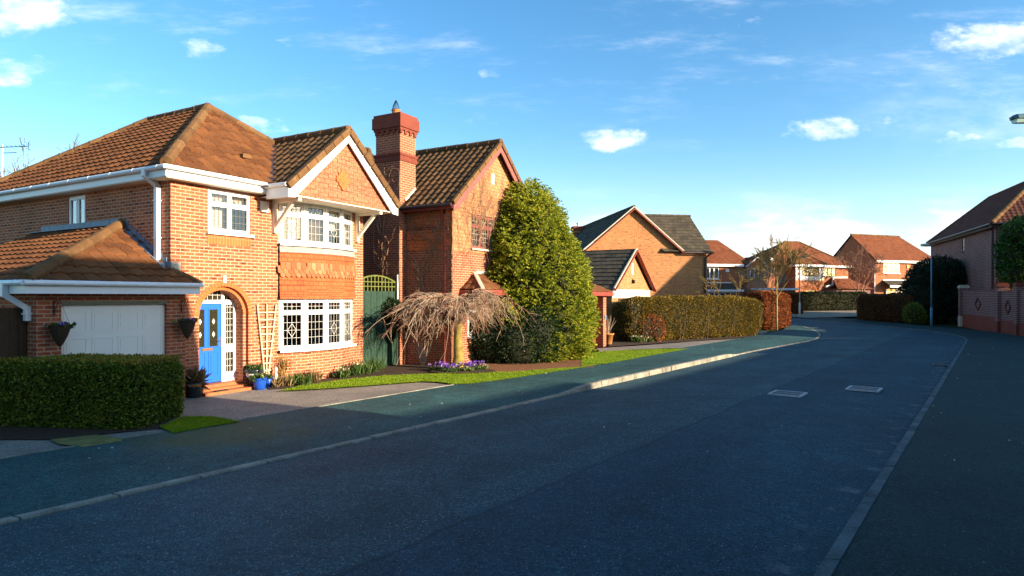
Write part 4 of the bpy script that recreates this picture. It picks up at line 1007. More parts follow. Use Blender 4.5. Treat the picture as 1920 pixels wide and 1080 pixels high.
pot('plant_pot', 'wide dark blue and cream glazed bowl of pale leaves behind the cobalt pot', 2.02, -.12, [(.12, 0), (.14, .05), (.17, .28), (.20, .42), (.20, .46), (.185, .46), (.17, .42), (.001, .41)], M_darkpot, M_plant, M_petaly, .16, ([(.172, .28), (.182, .31), (.192, .35), (.189, .36)], M_cream))
dpx = pot('plant_pot', 'black glazed pot with terracotta rim and bare shrub between garage pier and blue door', .45, -.16, [(.13, 0), (.15, .02), (.185, .26), (.19, .34), (.175, .34), (.165, .31), (.001, .31)], M_darkpot, M_dry, None, .34, ([(.186, .25), (.192, .27), (.192, .29), (.187, .30)], M_terra))
fg = hthing('garden_ornament', 'small cream statuette standing at the foot of the trellis', 'ornament', 2.62, -.16); m = MB()
m.lathe([(.055, 0), (.055, .03), (.035, .05), (.045, .15), (.05, .25), (.03, .33), (.045, .38), (.04, .44), (.001, .47)], 10); m.build('figure', M_stone, fg, True)
trl = hthing('trellis', 'fan shaped weathered wooden trellis on the brick wall between door and bow window', 'trellis', 2.43, -.05, 0)
m = MB()
for (xb, xt) in ((-.055, -.27), (0, .01), (.055, .29)): m = MB(); m.bar((xb, 0, .32), (xt, 0, 2.06), .030, .022, (0, 1, 0)); m.build('upright', M_trellis, trl)
for i in range(9):
    m = MB(); z = 1.86 - i * .178; t = (z - .32) / 1.74; m.bar((-.055 - .215 * t - .04, -.026, z), (.055 + .235 * t + .04, -.026, z), .020, .030, (0, 0, 1)); m.build('slat', M_trellis, trl)
mt = hthing('boot_scraper', 'dark boot scraper bar lying on the red door step', 'boot scraper', 1.02, -.26, .125); m = MB(); m.box(-.16, .16, -.012, .012, .0, .03); m.box(-.16, -.13, -.05, .05, 0, .012); m.box(.13, .16, -.05, .05, 0, .012); m.build('bar', M_black, mt)

# aerial on a mast, bare tree behind the roof
av = thing('tv_aerial', 'television aerial on a thin mast above the left end of the tiled roof', 'aerial', hp(2.1, 12.7) + (0,), A1)
m = MB(); m.tube([(0, 0, 5.0), (0, 0, 7.40)], .022, 6); m.build('mast', M_lampw, av)
m = MB(); b0, b1 = Vector((-.45, .45, 7.25)), Vector((.50, -.60, 7.38)); m.tube([b0, b1], .014, 5); dd = (b1 - b0).normalized(); sd = dd.cross(Vector((0, 0, 1))).normalized()
for i in range(12):
    c = b0 + (b1 - b0) * (i / 11); m.tube([c - sd * .12 + Vector((0, 0, .04)), c + sd * .12 + Vector((0, 0, .04))], .006, 4); m.tube([c, c + Vector((0, 0, .05))], .006, 4)
for k in (-1, 1): m.tube([b1, b1 + dd * .05 + Vector((0, 0, .16 * k + .02)) + sd * .04], .010, 4); m.tube([b1 + Vector((0, 0, .1 * k)) - sd * .18, b1 + Vector((0, 0, .1 * k)) + sd * .18], .007, 4)
m.tube([(0, 0, 7.12), (.3, -.27, 7.16)], .014, 5); m.build('aerial_array', M_black, av)
m = MB(); m.box(-.35, .35, -.35, .35, 0, 5.25); m.build('chimney_stack', M_brick, av)

# ------------------------------------------------------------------ second house: chimney and creeper
H2 = thing('detached_house', 'red brick house with tall corbelled chimney, tile hung gable and bare creeper', 'house', hp(8.1, -1.62) + (0,), A1)
WIN = (1.05, 2.75, 3.83, 4.95)
m = MB(); shell(m, 5.2, 13, -.1, 5.2, [WIN, (.9, 3.6, .95, 2.15)]); m.build('wall', M_brickred, H2)
m = MB(); wall(m, -.03, 5.23, 3.68, 5.2, [WIN], y=-.035, reveal=.1); m.poly((-.03, -.035, 5.2), (5.23, -.035, 5.2), (2.6, -.035, 7.42)); m.poly((-.03, 0, 3.68), (5.23, 0, 3.68), (5.23, -.035, 3.68), (-.03, -.035, 3.68)); m.build('gable_tile_hanging', M_hang3, H2)
m = MB(); tiles(m, [(-.02, 1.74, 3.72), (-.02, .0, 3.72), (-.02, .0, 5.05), (-.02, 1.74, 5.05)], gauge=.115, amp=0, thick=.02); m.build('side_tile_hanging', brick('side_tile_hanging_orange', (.66, .20, .065), (.58, .165, .052), (.16, .045, .022), (.36, .10, .04), bw=.165, bh=.115, ms=.006, darkamt=.3, bumpk=.35), H2)
m = MB(); m.box(-.035, 0, -.03, 1.74, 4.36, 4.47); m.build('dark_red_band', M_redband, H2)  # dark red brick band across the side tile hanging
rf = MB(); tiles(rf, [(-.27, 9, 5.10), (-.27, -.22, 5.10), (2.6, -.22, 7.52), (2.6, 9, 7.52)], amp=.05, tw=.27, gauge=.31); tiles(rf, [(5.47, -.22, 5.10), (5.47, 9, 5.10), (2.6, 9, 7.52), (2.6, -.22, 7.52)], amp=.05)
q0, q1 = hip_roof(rf, -.30, 5.5, 2.87, 12.9, 5.12, .966, amp=.045); r2 = rf.build('roof', M_roofold, H2)
ridge_part(r2, (2.6, -.26, 7.56), (2.6, 5.5, 7.56), .13, M_roofold); ridge_part(r2, q0 + Vector((0, 0, .02)), q1 + Vector((0, 0, .02)), .15, M_roofold); ridge_part(r2, (-.3, 2.87, 5.15), q0, .12, M_roofold)
m = MB()
for s in (-1, 1):
    for i in range(8):
        p = lambda t: Vector((2.6 + s * 2.88 * (1 - t), -.25, 5.10 + 2.42 * t + .02)); m.bar(p(i / 8), p((i + .94) / 8), .14, .10, (0, 1, 0))
m.build('verge_tiles', M_ridge, r2)
m = MB()
for s in (-1, 1):
    q = [(2.6 + s * 2.85, 4.92), (2.6 + s * 2.85, 5.08), (2.6, 7.47), (2.6, 7.22), (2.6 + s * 2.65, 4.93)]; vs = [(x, -.25, z) for x, z in q] + [(x, -.21, z) for x, z in q]
    m.add(vs, [(0, 1, 2, 3, 4), (9, 8, 7, 6, 5)] + [(i, (i + 1) % 5, (i + 1) % 5 + 5, i + 5) for i in range(5)])
m.build('bargeboard', M_pinkpaint, H2)
gutter(H2, (-.31, -.2, 5.07), (-.31, 2.6, 5.07), M_gutterdark, .055); m = MB(); m.box(-.27, -.25, -.2, 2.6, 4.95, 5.1); m.build('fascia', M_redpaint, H2)
m = MB(); m.tube([(-.28, .30, 5.0), (-.06, .25, 4.8), (-.06, .25, .1)], .038, 8); m.build('downpipe', M_redpaint, H2)
window(H2, *WIN, y=.01, cols=3, transom=.66, fm=M_pinkpaint, lead=True, lattice=(4, 5), glass=M_glassb, sill=M_stone, ledmat=M_leadw)
window(H2, .9, 3.6, .95, 2.15, y=.02, cols=4, transom=.7, lead=False)
m = MB(); m.box(2.3, 2.5, -.05, -.03, 6.1, 6.45); m.box(2.32, 2.48, -.058, -.05, 6.13, 6.42); m.build('gable_vent', M_cream, H2)
# chimney
cx0, cx1, cy0, cy1 = -.30, .50, 1.80, 2.81
m = MB(); m.box(cx0, cx1, cy0, cy1, -.1, 7.6); ch = m.build('chimney', M_brickred, H2)
m = MB(); m.box(cx0 - .035, cx1 + .035, cy0 - .035, cy1 + .035, 6.62, 6.80); m.box(cx0 - .06, cx1 + .06, cy0 - .06, cy1 + .06, 6.80, 6.88)
m.box(cx0 - .05, cx1 + .05, cy0 - .05, cy1 + .05, 7.62, 7.70); m.box(cx0 - .09, cx1 + .09, cy0 - .09, cy1 + .09, 7.70, 8.06); m.box(cx0 - .055, cx1 + .055, cy0 - .055, cy1 + .055, 8.06, 8.16)
for i in range(5):
    y = cy0 - .05 + i * .235; m.box(cx0 - .05, cx0 - .002, y, y + .12, 7.50, 7.62)
for i in range(4):
    x = cx0 - .05 + i * .24; m.box(x, x + .12, cy0 - .05, cy0 - .002, 7.50, 7.62)
m.build('corbel', M_redband, ch)
m = MB(); m.lathe([(.15, 8.14), (.15, 8.20), (.125, 8.22), (.13, 8.36), (.15, 8.37), (.15, 8.40), (.11, 8.40), (.11, 8.3)], 14, (.1, 2.3)); m.build('chimney_pot', M_terra, ch)
m = MB()
for k in range(10):
    a = .628 * k; m.tube([(.1 + .125 * math.cos(a), 2.3 + .125 * math.sin(a), 8.39), (.1 + .10 * math.cos(a), 2.3 + .10 * math.sin(a), 8.52), (.1 + .03 * math.cos(a), 2.3 + .03 * math.sin(a), 8.68), (.1, 2.3, 8.72)], .008, 4)
m.lathe([(.128, 8.40), (.128, 8.42)], 12, (.1, 2.3)); m.lathe([(.04, 8.66), (.03, 8.70), (.001, 8.74)], 8, (.1, 2.3)); m.build('cowl', M_black, ch)
m = MB(); m.bar((.51, 1.78, 5.78), (-.02, 1.78, 5.32), .22, .03, (0, 1, 0)); m.bar((.56, 1.8, 5.80), (.56, 2.8, 5.80), .12, .03); m.build('flashing', M_stone, ch)
# hipped canopy on the gable front and the side porch
m = MB(); tiles(m, [(.45, -.85, 2.47), (4.6, -.85, 2.47), (4.6, 0, 3.02), (1.3, 0, 3.02)], amp=.02); tiles(m, [(.45, 0, 2.47), (.45, -.85, 2.47), (1.3, 0, 3.02)], amp=.02); cn = m.build('canopy', M_roof, H2)
m = MB(); m.bar((.45, -.86, 2.50), (1.3, 0, 3.05), .12, .06); m.bar((1.3, -.03, 3.05), (4.6, -.03, 3.05), .1, .1); m.build('canopy_lead', M_stone, cn)
m = MB(); m.box(.42, 4.6, -.88, -.85, 2.30, 2.46); m.box(.42, .45, -.85, 0, 2.30, 2.46); m.box(.45, 4.6, -.85, 0, 2.30, 2.32); m.build('canopy_fascia', M_redpaint, cn)
m = MB(); shell(m, 5.2, 6, -.1, 2.5); e_ = m.build('side_wall', M_brickred, H2); e_.location = (5.2, .7, 0)
m = MB(); tiles(m, [(6.3, -1.15, 2.46), (11.05, -1.15, 2.46), (9.6, .7, 3.35), (6.3, .7, 3.35)], amp=.02); tiles(m, [(11.05, -1.15, 2.46), (11.05, 2.5, 2.46), (9.6, .7, 3.35)], amp=.02); pr = m.build('porch_roof', M_roof, H2)
m = MB(); m.box(6.3, 11.05, -1.18, -1.15, 2.28, 2.45); m.box(11.05, 11.08, -1.18, 2.5, 2.28, 2.45); m.box(6.3, 11.05, -1.15, .7, 2.28, 2.30); m.build('porch_fascia', M_redpaint, pr)
m = MB(); m.box(10.36, 10.72, -.95, -.6, -.1, 2.28); m.build('porch_pillar', M_brickred, H2)
m = MB(); m.box(10.48, 10.66, -.985, -.95, 1.22, 1.42); m.build('house_plaque', M_lead, H2)
m = MB(); m.box(10.08, 10.32, -.6, -.55, .05, 2.28); m.build('porch_screen', M_redpaint, H2)
# bare creeper over chimney and gable
cr = thing('creeper', 'leafless creeper stems spread over the chimney house side wall and gable', 'creeper', hp(8.1, -1.62) + (0,), A1)
rng = random.Random(21)
def creep(mb, plane, u, z, du, dz, n, r, depth):
    pts = []; a = math.atan2(dz, du)
    for i in range(n):
        pts.append(plane(u, z)); a += rng.gauss(0, .33); st = rng.uniform(.10, .2); u += math.cos(a) * st; z += math.sin(a) * st * 1.1
        if depth and rng.random() < .36: creep(mb, plane, u, z, math.cos(a + rng.choice((-1, 1)) * .8), math.sin(a + .4), int(n * .65), r * .7, depth - 1)
    if len(pts) > 2: mb.tube(pts, [r * (1 - .6 * i / len(pts)) for i in range(len(pts))], 3, cap=False)
side = lambda u, z: (-.055 - rng.uniform(0, .05), min(max(u, -.1), 1.78), min(max(z, .05), 5.25))
chim = lambda u, z: (-.33 - rng.uniform(0, .04), min(max(u, 1.78), 2.85), min(max(z, .05), 6.5))
frnt = lambda u, z: (min(max(u, -.05), 5.2), -.06 - rng.uniform(0, .03), min(max(z, 2.5), 5.0 + .8 * min(max(u, 0), 2.6)))
m = MB()
for k in range(8): creep(m, side, rng.uniform(.1, 1.6), rng.uniform(.2, 2.6), rng.uniform(-.3, .3), 1, 22, .018, 2)
for k in range(9): creep(m, chim, rng.uniform(1.9, 2.7), rng.uniform(2, 4.4), rng.uniform(-.3, .3), 1, 14, .015, 2)
for k in range(15): creep(m, frnt, rng.uniform(0, 2.2), rng.uniform(2.6, 5), rng.uniform(-.2, .6), 1, 16, .010, 2)
for k in range(5): creep(m, side, rng.uniform(.0, 1.5), 4.9, rng.uniform(-1, 1), .1, 14, .018, 1)
m.build('stems', M_vine, cr)
# green gate between the first two houses
fe = thing('garden_gate', 'tall dark green boarded gate with arched lattice top between two houses', 'gate', hp(6.83, .32) + (0,), A1)
m = MB()
for i in range(14): m.box(-.92 + i * .134, -.92 + i * .134 + .126, -.012 - .006 * (i % 2), .015, .03, 2.42)
m.build('boards', M_greenwood, fe)
m = MB()
for i in range(12):
    x = -.88 + i * .16; m.box(x - .016, x + .016, -.02, .01, 2.42, 2.68 + .20 * (1 - ((x - .0) / .92) ** 2))
for z in (2.56, 2.70): m.box(-.9, .9, -.03, -.02, z - .012, z + .012)
m.tube([(-.92 + 1.84 * i / 12, -.01, 2.69 + .20 * (1 - (2 * i / 12 - 1) ** 2)) for i in range(13)], .028, 6); m.build('lattice', M_limewood, fe)
for k, x in enumerate((-.93, .95)):
    m = MB(); m.box(x - .04, x + .04, -.05, .05, 0, 2.75); m.build('gate_post', M_greenwood, fe)
m = MB(); m.tube([(.90, -.10, 2.15), (.90, -.10, 2.95)], .025, 6); m.build('white_pipe', M_white, fe)

# ------------------------------------------------------------------ gabled garage beyond the conifer
G2 = thing('garage', 'small detached brick garage with steep gable and pale lintel beyond the tall conifer', 'garage', hp(22.1, -1.6) + (0,), A1)
m = MB(); shell(m, 6.2, 8.5, -.1, 2.75, [(.9, 5.3, -.1, 2.15)]); m.poly((0, 0, 2.75), (6.2, 0, 2.75), (3.1, 0, 4.72)); m.build('wall', M_brickbuff, G2)
m = MB(); m.box(.0, 6.2, -.03, 0, 2.18, 2.62); m.build('lintel', M_cream, G2)
m = MB(); m.box(.9, 5.3, .06, .1, 0, 2.15); m.build('garage_door', M_brownwood, G2)
m = MB(); tiles(m, [(-.28, 8.8, 2.62), (-.28, -.2, 2.62), (3.1, -.2, 4.80), (3.1, 8.8, 4.80)], amp=0, thick=.045, gauge=.4); tiles(m, [(6.48, -.2, 2.62), (6.48, 8.8, 2.62), (3.1, 8.8, 4.80), (3.1, -.2, 4.80)], amp=0, thick=.045); r_ = m.build('roof', M_roofdark, G2)
m = MB()
for s in (-1, 1): m.bar((3.1 + s * 3.4, -.24, 2.55), (3.1, -.24, 4.74), .05, .20, (0, 1, 0))
m.build('bargeboard', M_redpaint, G2); m = MB()
for s in (-1, 1): m.bar((3.1 + s * 3.42, -.25, 2.66), (3.1, -.25, 4.85), .06, .07, (0, 1, 0))
m.build('verge', M_stone, G2)
m = MB(); m.box(2.95, 3.25, -.03, 0, 3.45, 4.05); m.build('gable_vent', M_cream, G2)
m = MB(); m.box(3.0, 3.1, -.16, -.03, 2.95, 3.15); m.box(3.03, 3.07, -.08, -.03, 3.15, 3.2); m.build('wall_light', M_black, G2)
gutter(G2, (-.33, -.2, 2.6), (-.33, 8.8, 2.6), M_gutterdark, .06, False)

# ------------------------------------------------------------------ third house: wide lit gable
A3 = R(9)
H3 = thing('detached_house', 'buff brick house with broad blank sunlit gable and grey tiled roof behind the long hedge', 'house', (4.7, 41, 0), A3)
m = MB(); shell(m, 8.3, 6.5, -.1, 5.28, [(-.0 + .45, 1.6, 2.0, 2.9)] if False else []); m.poly((0, 0, 5.28), (6.4, 0, 5.28), (3.2, 0, 7.9)); m.box(0.02, 6.38, 6.5, 13.5, 0, 5.28); m.build('wall', M_brickbuff, H3)
m = MB(); tiles(m, [(-.2, 13.6, 5.2), (-.2, -.16, 5.2), (3.2, -.16, 8.03), (3.2, 13.6, 8.03)], amp=0, thick=.04); tiles(m, [(6.6, -.16, 5.2), (6.6, 13.6, 5.2), (3.2, 13.6, 8.03), (3.2, -.16, 8.03)], amp=0, thick=.04)
tiles(m, [(5.2, -.25, 5.18), (8.55, -.25, 5.18), (8.55, 3.2, 7.92), (3.2, 3.2, 7.92)], amp=0, thick=.045, gauge=.36); tiles(m, [(8.55, 6.7, 5.18), (5.2, 6.7, 5.18), (3.2, 3.2, 7.92), (8.55, 3.2, 7.92)], **FAR)
r_ = m.build('roof', M_roofdark, H3)
ridge_part(r_, (3.2, -.2, 8.05), (3.2, 13.6, 8.05), .11, M_roofdark); ridge_part(r_, (3.6, 3.2, 7.95), (8.55, 3.2, 7.95), .11, M_roofdark)
m = MB(); m.poly((8.3, 0, 5.28), (8.3, 6.5, 5.28), (8.3, 3.2, 7.85)); m.build('end_gable', M_brickbuff, H3)
m = MB()
for s in (-1, 1): m.bar((3.2 + s * 3.38, -.2, 5.06), (3.2, -.2, 7.90), .05, .26, (0, 1, 0))
m.build('bargeboard', M_redpaint, H3); m = MB()
for s in (-1, 1): m.bar((3.2 + s * 3.42, -.21, 5.20), (3.2, -.21, 8.05), .07, .08, (0, 1, 0))
m.build('verge', M_stone, H3)
m = MB(); m.box(-.25, .9 - .9 + .25, -.22, 0, 4.95, 5.15); m.build('eaves_box', M_white, H3)
gutter(H3, (6.55, -.32, 5.12), (8.6, -.32, 5.12), M_gutterdark, .06, False)
m = MB(); m.tube([(8.45, -.3, 5.1), (8.15, -.08, 4.8), (8.15, -.08, 0)], .07, 7); m.build('downpipe', M_gutterdark, H3)
m = MB(); m.box(2.15, 3.45, -.05, 0, 2.05, 2.55); m.build('door_canopy', M_redpaint, H3); m = MB(); m.box(2.2, 3.4, -.02, .0, .3, 2.05); m.build('back_door', M_brownwood, H3)
m = MB(); m.box(-.75 + .0, .15, 8.6, 9.4, 5.0, 7.6); c_ = m.build('chimney', M_brickbuff, H3); c_.location = (2.75, 2, 0)
m = MB(); m.box(-.8, .2, 8.55, 9.45, 7.3, 7.42); m.box(-.8, .2, 8.55, 9.45, 7.6, 7.95); k_ = m.build('chimney_cap', M_redband, c_)
m = MB(); m.lathe([(.12, 7.95), (.12, 8.2), (.16, 8.2), (.16, 8.26), (.02, 8.32)], 10, (-.3, 9)); m.build('chimney_pot', M_white, c_)

# ------------------------------------------------------------------ houses beyond the bend
def fa_house(name, label, x, y, ang): return thing(name, label, 'house', (x, y, gz(x, y)), R(ang))
def fascia(parent, boxes, mat):
    m = MB()
    for b in boxes: m.box(*b)
    return m.build('fascia', mat, parent)
# cottage with small cross gable
H4 = fa_house('detached_house', 'far orange house with russet roof and small white edged cross gable behind the bare tree', 17.05, 62, 12)
m = MB(); shell(m, 6.3, 6.2, -.2, 4.85, [(1.8, 3.3, 3.4, 4.55)])
w2 = MB(); wall(w2, 6.0, 8.05, -.2, 4.75, [(6.35, 7.75, 3.55, 4.5)], y=-.5); w2.poly((6.0, -.5, 4.75), (8.05, -.5, 4.75), (7.02, -.5, 5.5)); w2.poly((6.0, 3, -.2), (6.0, -.5, -.2), (6.0, -.5, 4.75), (6.0, 3, 4.75)); w2.poly((8.05, -.5, -.2), (8.05, 4, -.2), (8.05, 4, 4.75), (8.05, -.5, 4.75)); m.add(w2.v, w2.f)
m.build('wall', M_brickfar, H4)
m = MB(); tiles(m, [(-.5, -.3, 4.82), (6.9, -.3, 4.82), (5.0, 3.2, 7.5), (-.5, 3.2, 7.5)], **FAR); tiles(m, [(6.9, -.3, 4.82), (6.9, 6.5, 4.82), (5.0, 3.2, 7.5)], **FAR); tiles(m, [(6.9, 6.5, 4.82), (-.5, 6.5, 4.82), (-.5, 3.2, 7.5), (5, 3.2, 7.5)], **FAR)
tiles(m, [(5.85, 2, 4.7), (5.85, -.7, 4.7), (7.02, -.7, 5.62), (7.02, 2.6, 5.62)], **FAR); tiles(m, [(8.2, -.7, 4.7), (8.2, 4, 4.7), (7.02, 4, 5.62), (7.02, -.7, 5.62)], **FAR); m.build('roof', M_rooffar, H4)
m = MB()
for s in (-1, 1): m.bar((7.02 + s * 1.22, -.72, 4.60), (7.02, -.72, 5.56), .05, .18, (0, 1, 0))
m.build('bargeboard', M_white, H4)
fascia(H4, [(-.5, 5.8, -.34, -.3, 4.62, 4.86)], M_white)
window(H4, 1.8, 3.3, 3.4, 4.55, y=.02, cols=3, transom=None, glass=M_glassb, curtain=[(1.85, 3.2, 3.45, 4.5)]); window(H4, 6.35, 7.75, 3.55, 4.5, y=-.48, cols=3, glass=M_glassb)
m = MB(); tiles(m, [(.8, -1.3, 2.35), (5.2, -1.3, 2.35), (4.6, 0, 3.0), (.8, 0, 3.0)], **FAR); pc = m.build('porch_roof', M_roofdark, H4); m = MB(); m.box(.8, 5.2, -1.34, -1.3, 2.16, 2.36); m.bar((.8, -.05, 3.04), (4.6, -.05, 3.04), .12, .08); m.build('porch_fascia', M_white, pc)
window(H4, 1.0, 4.6, .7, 2.1, y=-1.0, cols=6, transom=.75)
m = MB(); shell(m, 3.4, 4.5, -.2, 2.3); gq = m.build('garage_wall', M_brickfar, H4); gq.location = (6.6, -2.4, 0); m = MB(); m.box(-.2, 3.6, -.25, 4.6, 2.3, 2.5); m.build('garage_fascia', M_white, gq)
m = MB(); m.lathe([(.001, 0), (.16, .02), (.26, .07), (.27, .09), (.15, .04), (.001, .03)], 12); sd_ = m.build('satellite_dish', M_white, H4); sd_.location = (8.6, -.6, 5.3); sd_.rotation_euler = (R(70), 0, R(20))
m = MB(); m.box(4.0, 4.35, -.08, 0, 4.1, 4.4); m.build('alarm_box', M_white, H4)

# hipped house with rendered bay
H5 = fa_house('detached_house', 'far hipped red house with cream rendered quoined bay above the dark hedge', 31.0, 70, 20)
m = MB(); wall(m, 0, 4.0, -.2, 4.97, [(.85, 3.3, 3.72, 4.84), (1.3, 3.0, .9, 2.2)]); wall(m, 4.0, 8.6, -.2, 4.97, [(4.9, 6.75, 3.72, 4.75)], y=.9); m.poly((0, 7.4, -.2), (0, 0, -.2), (0, 0, 4.97), (0, 7.4, 4.97)); m.poly((4, 0, -.2), (4, .9, -.2), (4, .9, 4.97), (4, 0, 4.97)); m.poly((8.6, .9, -.2), (8.6, 7.4, -.2), (8.6, 7.4, 4.97), (8.6, .9, 4.97)); m.box(-2.5, 0, 1.5, 7.4, -.2, 4.97); m.build('wall', M_brickfar, H5)
m = MB(); wall(m, .45, 3.6, 3.25, 4.9, [(.85, 3.3, 3.72, 4.84)], y=-.04, reveal=.06); m.build('render_panel', M_cream, H5)
for s in (0, 1):
    m = MB()
    for k in range(6): wq = .42 if k % 2 else .26; m.box(*((.0, wq) if s == 0 else (4.0 - wq, 4.0)), -.055, .0, 3.25 + k * .28, 3.25 + k * .28 + .25)
    m.build('quoins', M_cream, H5)
e0, e1 = (2.2, 4.0, 7.85), (4.4, 4.0, 7.85)
m = MB(); tiles(m, [(-2.9, .5, 4.95), (8.95, .5, 4.95), e1, e0], **FAR); tiles(m, [(-2.9, 7.7, 4.95), (-2.9, .5, 4.95), e0], **FAR); tiles(m, [(8.95, .5, 4.95), (8.95, 7.7, 4.95), e1], **FAR); tiles(m, [(8.95, 7.7, 4.95), (-2.9, 7.7, 4.95), e0, e1], **FAR)
ap = (2.0, 2.0, 6.75); tiles(m, [(-.3, -.35, 4.95), (4.3, -.35, 4.95), ap], **FAR); tiles(m, [(-.3, 3, 4.95), (-.3, -.35, 4.95), ap, (2.0, 3, 6.75)], **FAR); tiles(m, [(4.3, -.35, 4.95), (4.3, 3, 4.95), (2, 3, 6.75), ap], **FAR); r_ = m.build('roof', M_rooffar, H5)
for a, b in ((e0, e1), ((-2.9, .5, 4.98), e0), ((8.95, .5, 4.98), e1), ((-.3, -.35, 4.98), ap), ((4.3, -.35, 4.98), ap)): ridge_part(r_, a, b, .12)
fascia(H5, [(-.3, 4.3, -.39, -.35, 4.76, 4.98), (4.3, 8.95, .46, .5, 4.76, 4.98), (-.34, -.3, -.39, 1.2, 4.76, 4.98)], M_white)
window(H5, .85, 3.3, 3.72, 4.84, y=.0, cols=4, fm=M_gutterdark, curtain=[(.9, 3.25, 3.75, 4.8)], sill=False, muntin=(1, 3), glass=M_glassb); window(H5, 1.3, 3.0, .9, 2.2, y=.02, cols=2, fm=M_gutterdark, sill=False)
window(H5, 4.9, 6.75, 3.72, 4.75, y=.92, cols=3, fm=M_gutterdark, curtain=[(4.95, 6.7, 3.75, 4.7)], sill=M_cream, muntin=(1, 3), glass=M_glassb)
m = MB()
for i in range(12): t0, t1 = math.pi * (.2 + .6 * i / 12), math.pi * (.2 + .6 * (i + .9) / 12); c = lambda r, t: (2.15 + r * math.cos(t), -.03, 1.35 + r * math.sin(t)); m.poly(c(1.05, t0), c(1.28, t0), c(1.28, t1), c(1.05, t1))
m.build('arch_lintel', M_orange, H5)
m = MB(); tiles(m, [(4.1, -1.8, 2.3), (9.4, -1.8, 2.3), (8.4, .9, 3.6), (6.2, .9, 3.6)], **FAR); tiles(m, [(9.4, -1.8, 2.3), (9.4, 4, 2.3), (8.4, .9, 3.6)], **FAR); gq = m.build('garage_roof', M_rooffar, H5)
m = MB(); m.tube([(4.05, -.2, 2.55), (5.2, -.1, 2.75), (6.2, .8, 3.6), (8.4, .88, 3.66)], .12, 6); m.build('lead_flashing', M_leadw, gq); m = MB(); m.box(4.3, 9.2, -1.5, .8, -.2, 2.3); m.build('garage_wall', M_brickdark, H5)

# gable ended house at the end of the street
H6 = fa_house('detached_house', 'far gable ended red house with white windows behind brown beech hedge', 42.5, 75, 20)
m = MB(); shell(m, 10, 6.4, -.4, 5.64, [(1.35, 4.0, 4.08, 5.4), (1.6, 6.2, .7, 2.25)]); m.poly((0, 6.4, 5.64), (0, 0, 5.64), (0, 3.2, 8.72)); m.build('wall', M_brickfar, H6)
m = MB(); tiles(m, [(-.15, -.35, 5.55), (10.3, -.35, 5.55), (7.9, 3.2, 8.85), (-.15, 3.2, 8.85)], **FAR); tiles(m, [(10.3, -.35, 5.55), (10.3, 6.75, 5.55), (7.9, 3.2, 8.85)], **FAR); tiles(m, [(10.3, 6.75, 5.55), (-.15, 6.75, 5.55), (-.15, 3.2, 8.85), (7.9, 3.2, 8.85)], **FAR); r_ = m.build('roof', M_rooffar, H6)
m = MB(); ridge(m, (-.15, 3.2, 8.88), (7.9, 3.2, 8.88), .12); m.build('ridge_tiles', M_ridge, r_)
fascia(H6, [(-.1, 10.3, -.39, -.35, 5.32, 5.58)], M_white); m = MB(); m.tube([(-.1, -.3, 5.4), (-.08, -.06, 5.0), (-.08, -.06, 0)], .06, 6); m.build('downpipe', M_white, H6)
window(H6, 1.35, 4.0, 4.08, 5.4, y=.0, cols=4, transom=.7, muntin=(2, 2), glass=M_glassb)
window(H6, 1.6, 6.2, .7, 2.25, y=-.2, cols=6, transom=.78)
m = MB(); tiles(m, [(.6, -1.5, 2.6), (7.2, -1.5, 2.6), (6.6, 0, 3.25), (1.2, 0, 3.25)], **FAR); pc = m.build('porch_roof', M_roofdark, H6); m = MB(); m.box(.6, 7.2, -1.54, -1.5, 2.38, 2.62); m.bar((1.2, -.05, 3.28), (6.6, -.05, 3.28), .12, .1); m.build('porch_fascia', M_white, pc)
m = MB(); m.box(5.1, 5.45, -.1, 0, 4.7, 5.1); m.build('alarm_box', plain('yellow_alarm', (.6, .38, .05), .5), H6)

# ------------------------------------------------------------------ house and wall on the right
HC = thing('detached_house', 'tall shaded plum brick house with hipped roof behind the panelled garden wall', 'house', (32.5, 43, 0), R(-21))
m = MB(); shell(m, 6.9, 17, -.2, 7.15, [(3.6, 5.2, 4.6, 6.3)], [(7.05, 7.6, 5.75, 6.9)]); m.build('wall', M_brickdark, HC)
m = MB(); c0, c1 = hip_roof(m, -.3, 7.2, -.3, 17.3, 7.15, .93, amp=.02); r_ = m.build('roof', M_roofplum, HC)
ridge_part(r_, c0, c1, .13, M_roofplum); ridge_part(r_, (-.3, -.3, 7.18), c0, .16); ridge_part(r_, (-.3, 17.3, 7.18), c1, .13, M_roofplum)
gutter(HC, (-.38, -.3, 7.12), (-.38, 17.3, 7.12), M_gutterdark, .07, False); gutter(HC, (-.3, -.38, 7.12), (7.2, -.38, 7.12), M_gutterdark, .07, False)
m = MB(); m.box(-.32, -.28, -.3, 17.3, 6.86, 7.1); m.box(-.28, 7.2, -.32, -.28, 6.86, 7.1); m.box(-.28, 0, -.28, 17.2, 6.86, 6.88); m.build('fascia', M_brownwood, HC)
m = MB(); m.tube([(-.38, .5, 7.1), (-.08, .45, 6.7), (-.08, .45, 0)], .07, 6); m.build('downpipe', M_gutterdark, HC)
window(HC, 17 - 7.6, 17 - 7.05, 5.75, 6.9, y=.03, cols=1, M=Matrix(((0, 1, 0, 0), (-1, 0, 0, 17), (0, 0, 1, 0), (0, 0, 0, 1))), fm=M_gutterdark, glass=M_glassb, sill=M_redband, curtain=[(17 - 7.58, 17 - 7.07, 5.8, 6.85)])
window(HC, 3.6, 5.2, 4.6, 6.3, y=.03, cols=2, fm=M_gutterdark)
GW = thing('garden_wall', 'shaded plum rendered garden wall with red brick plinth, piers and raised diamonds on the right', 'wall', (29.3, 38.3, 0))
WP = [Vector((32.6, 46.2, 0)), Vector((29.3, 38.3, 0)), Vector((28.15, 35.4, 0)), Vector((26.2, 31.2, 0))]; off_ = Vector((29.3, 38.3, 0))
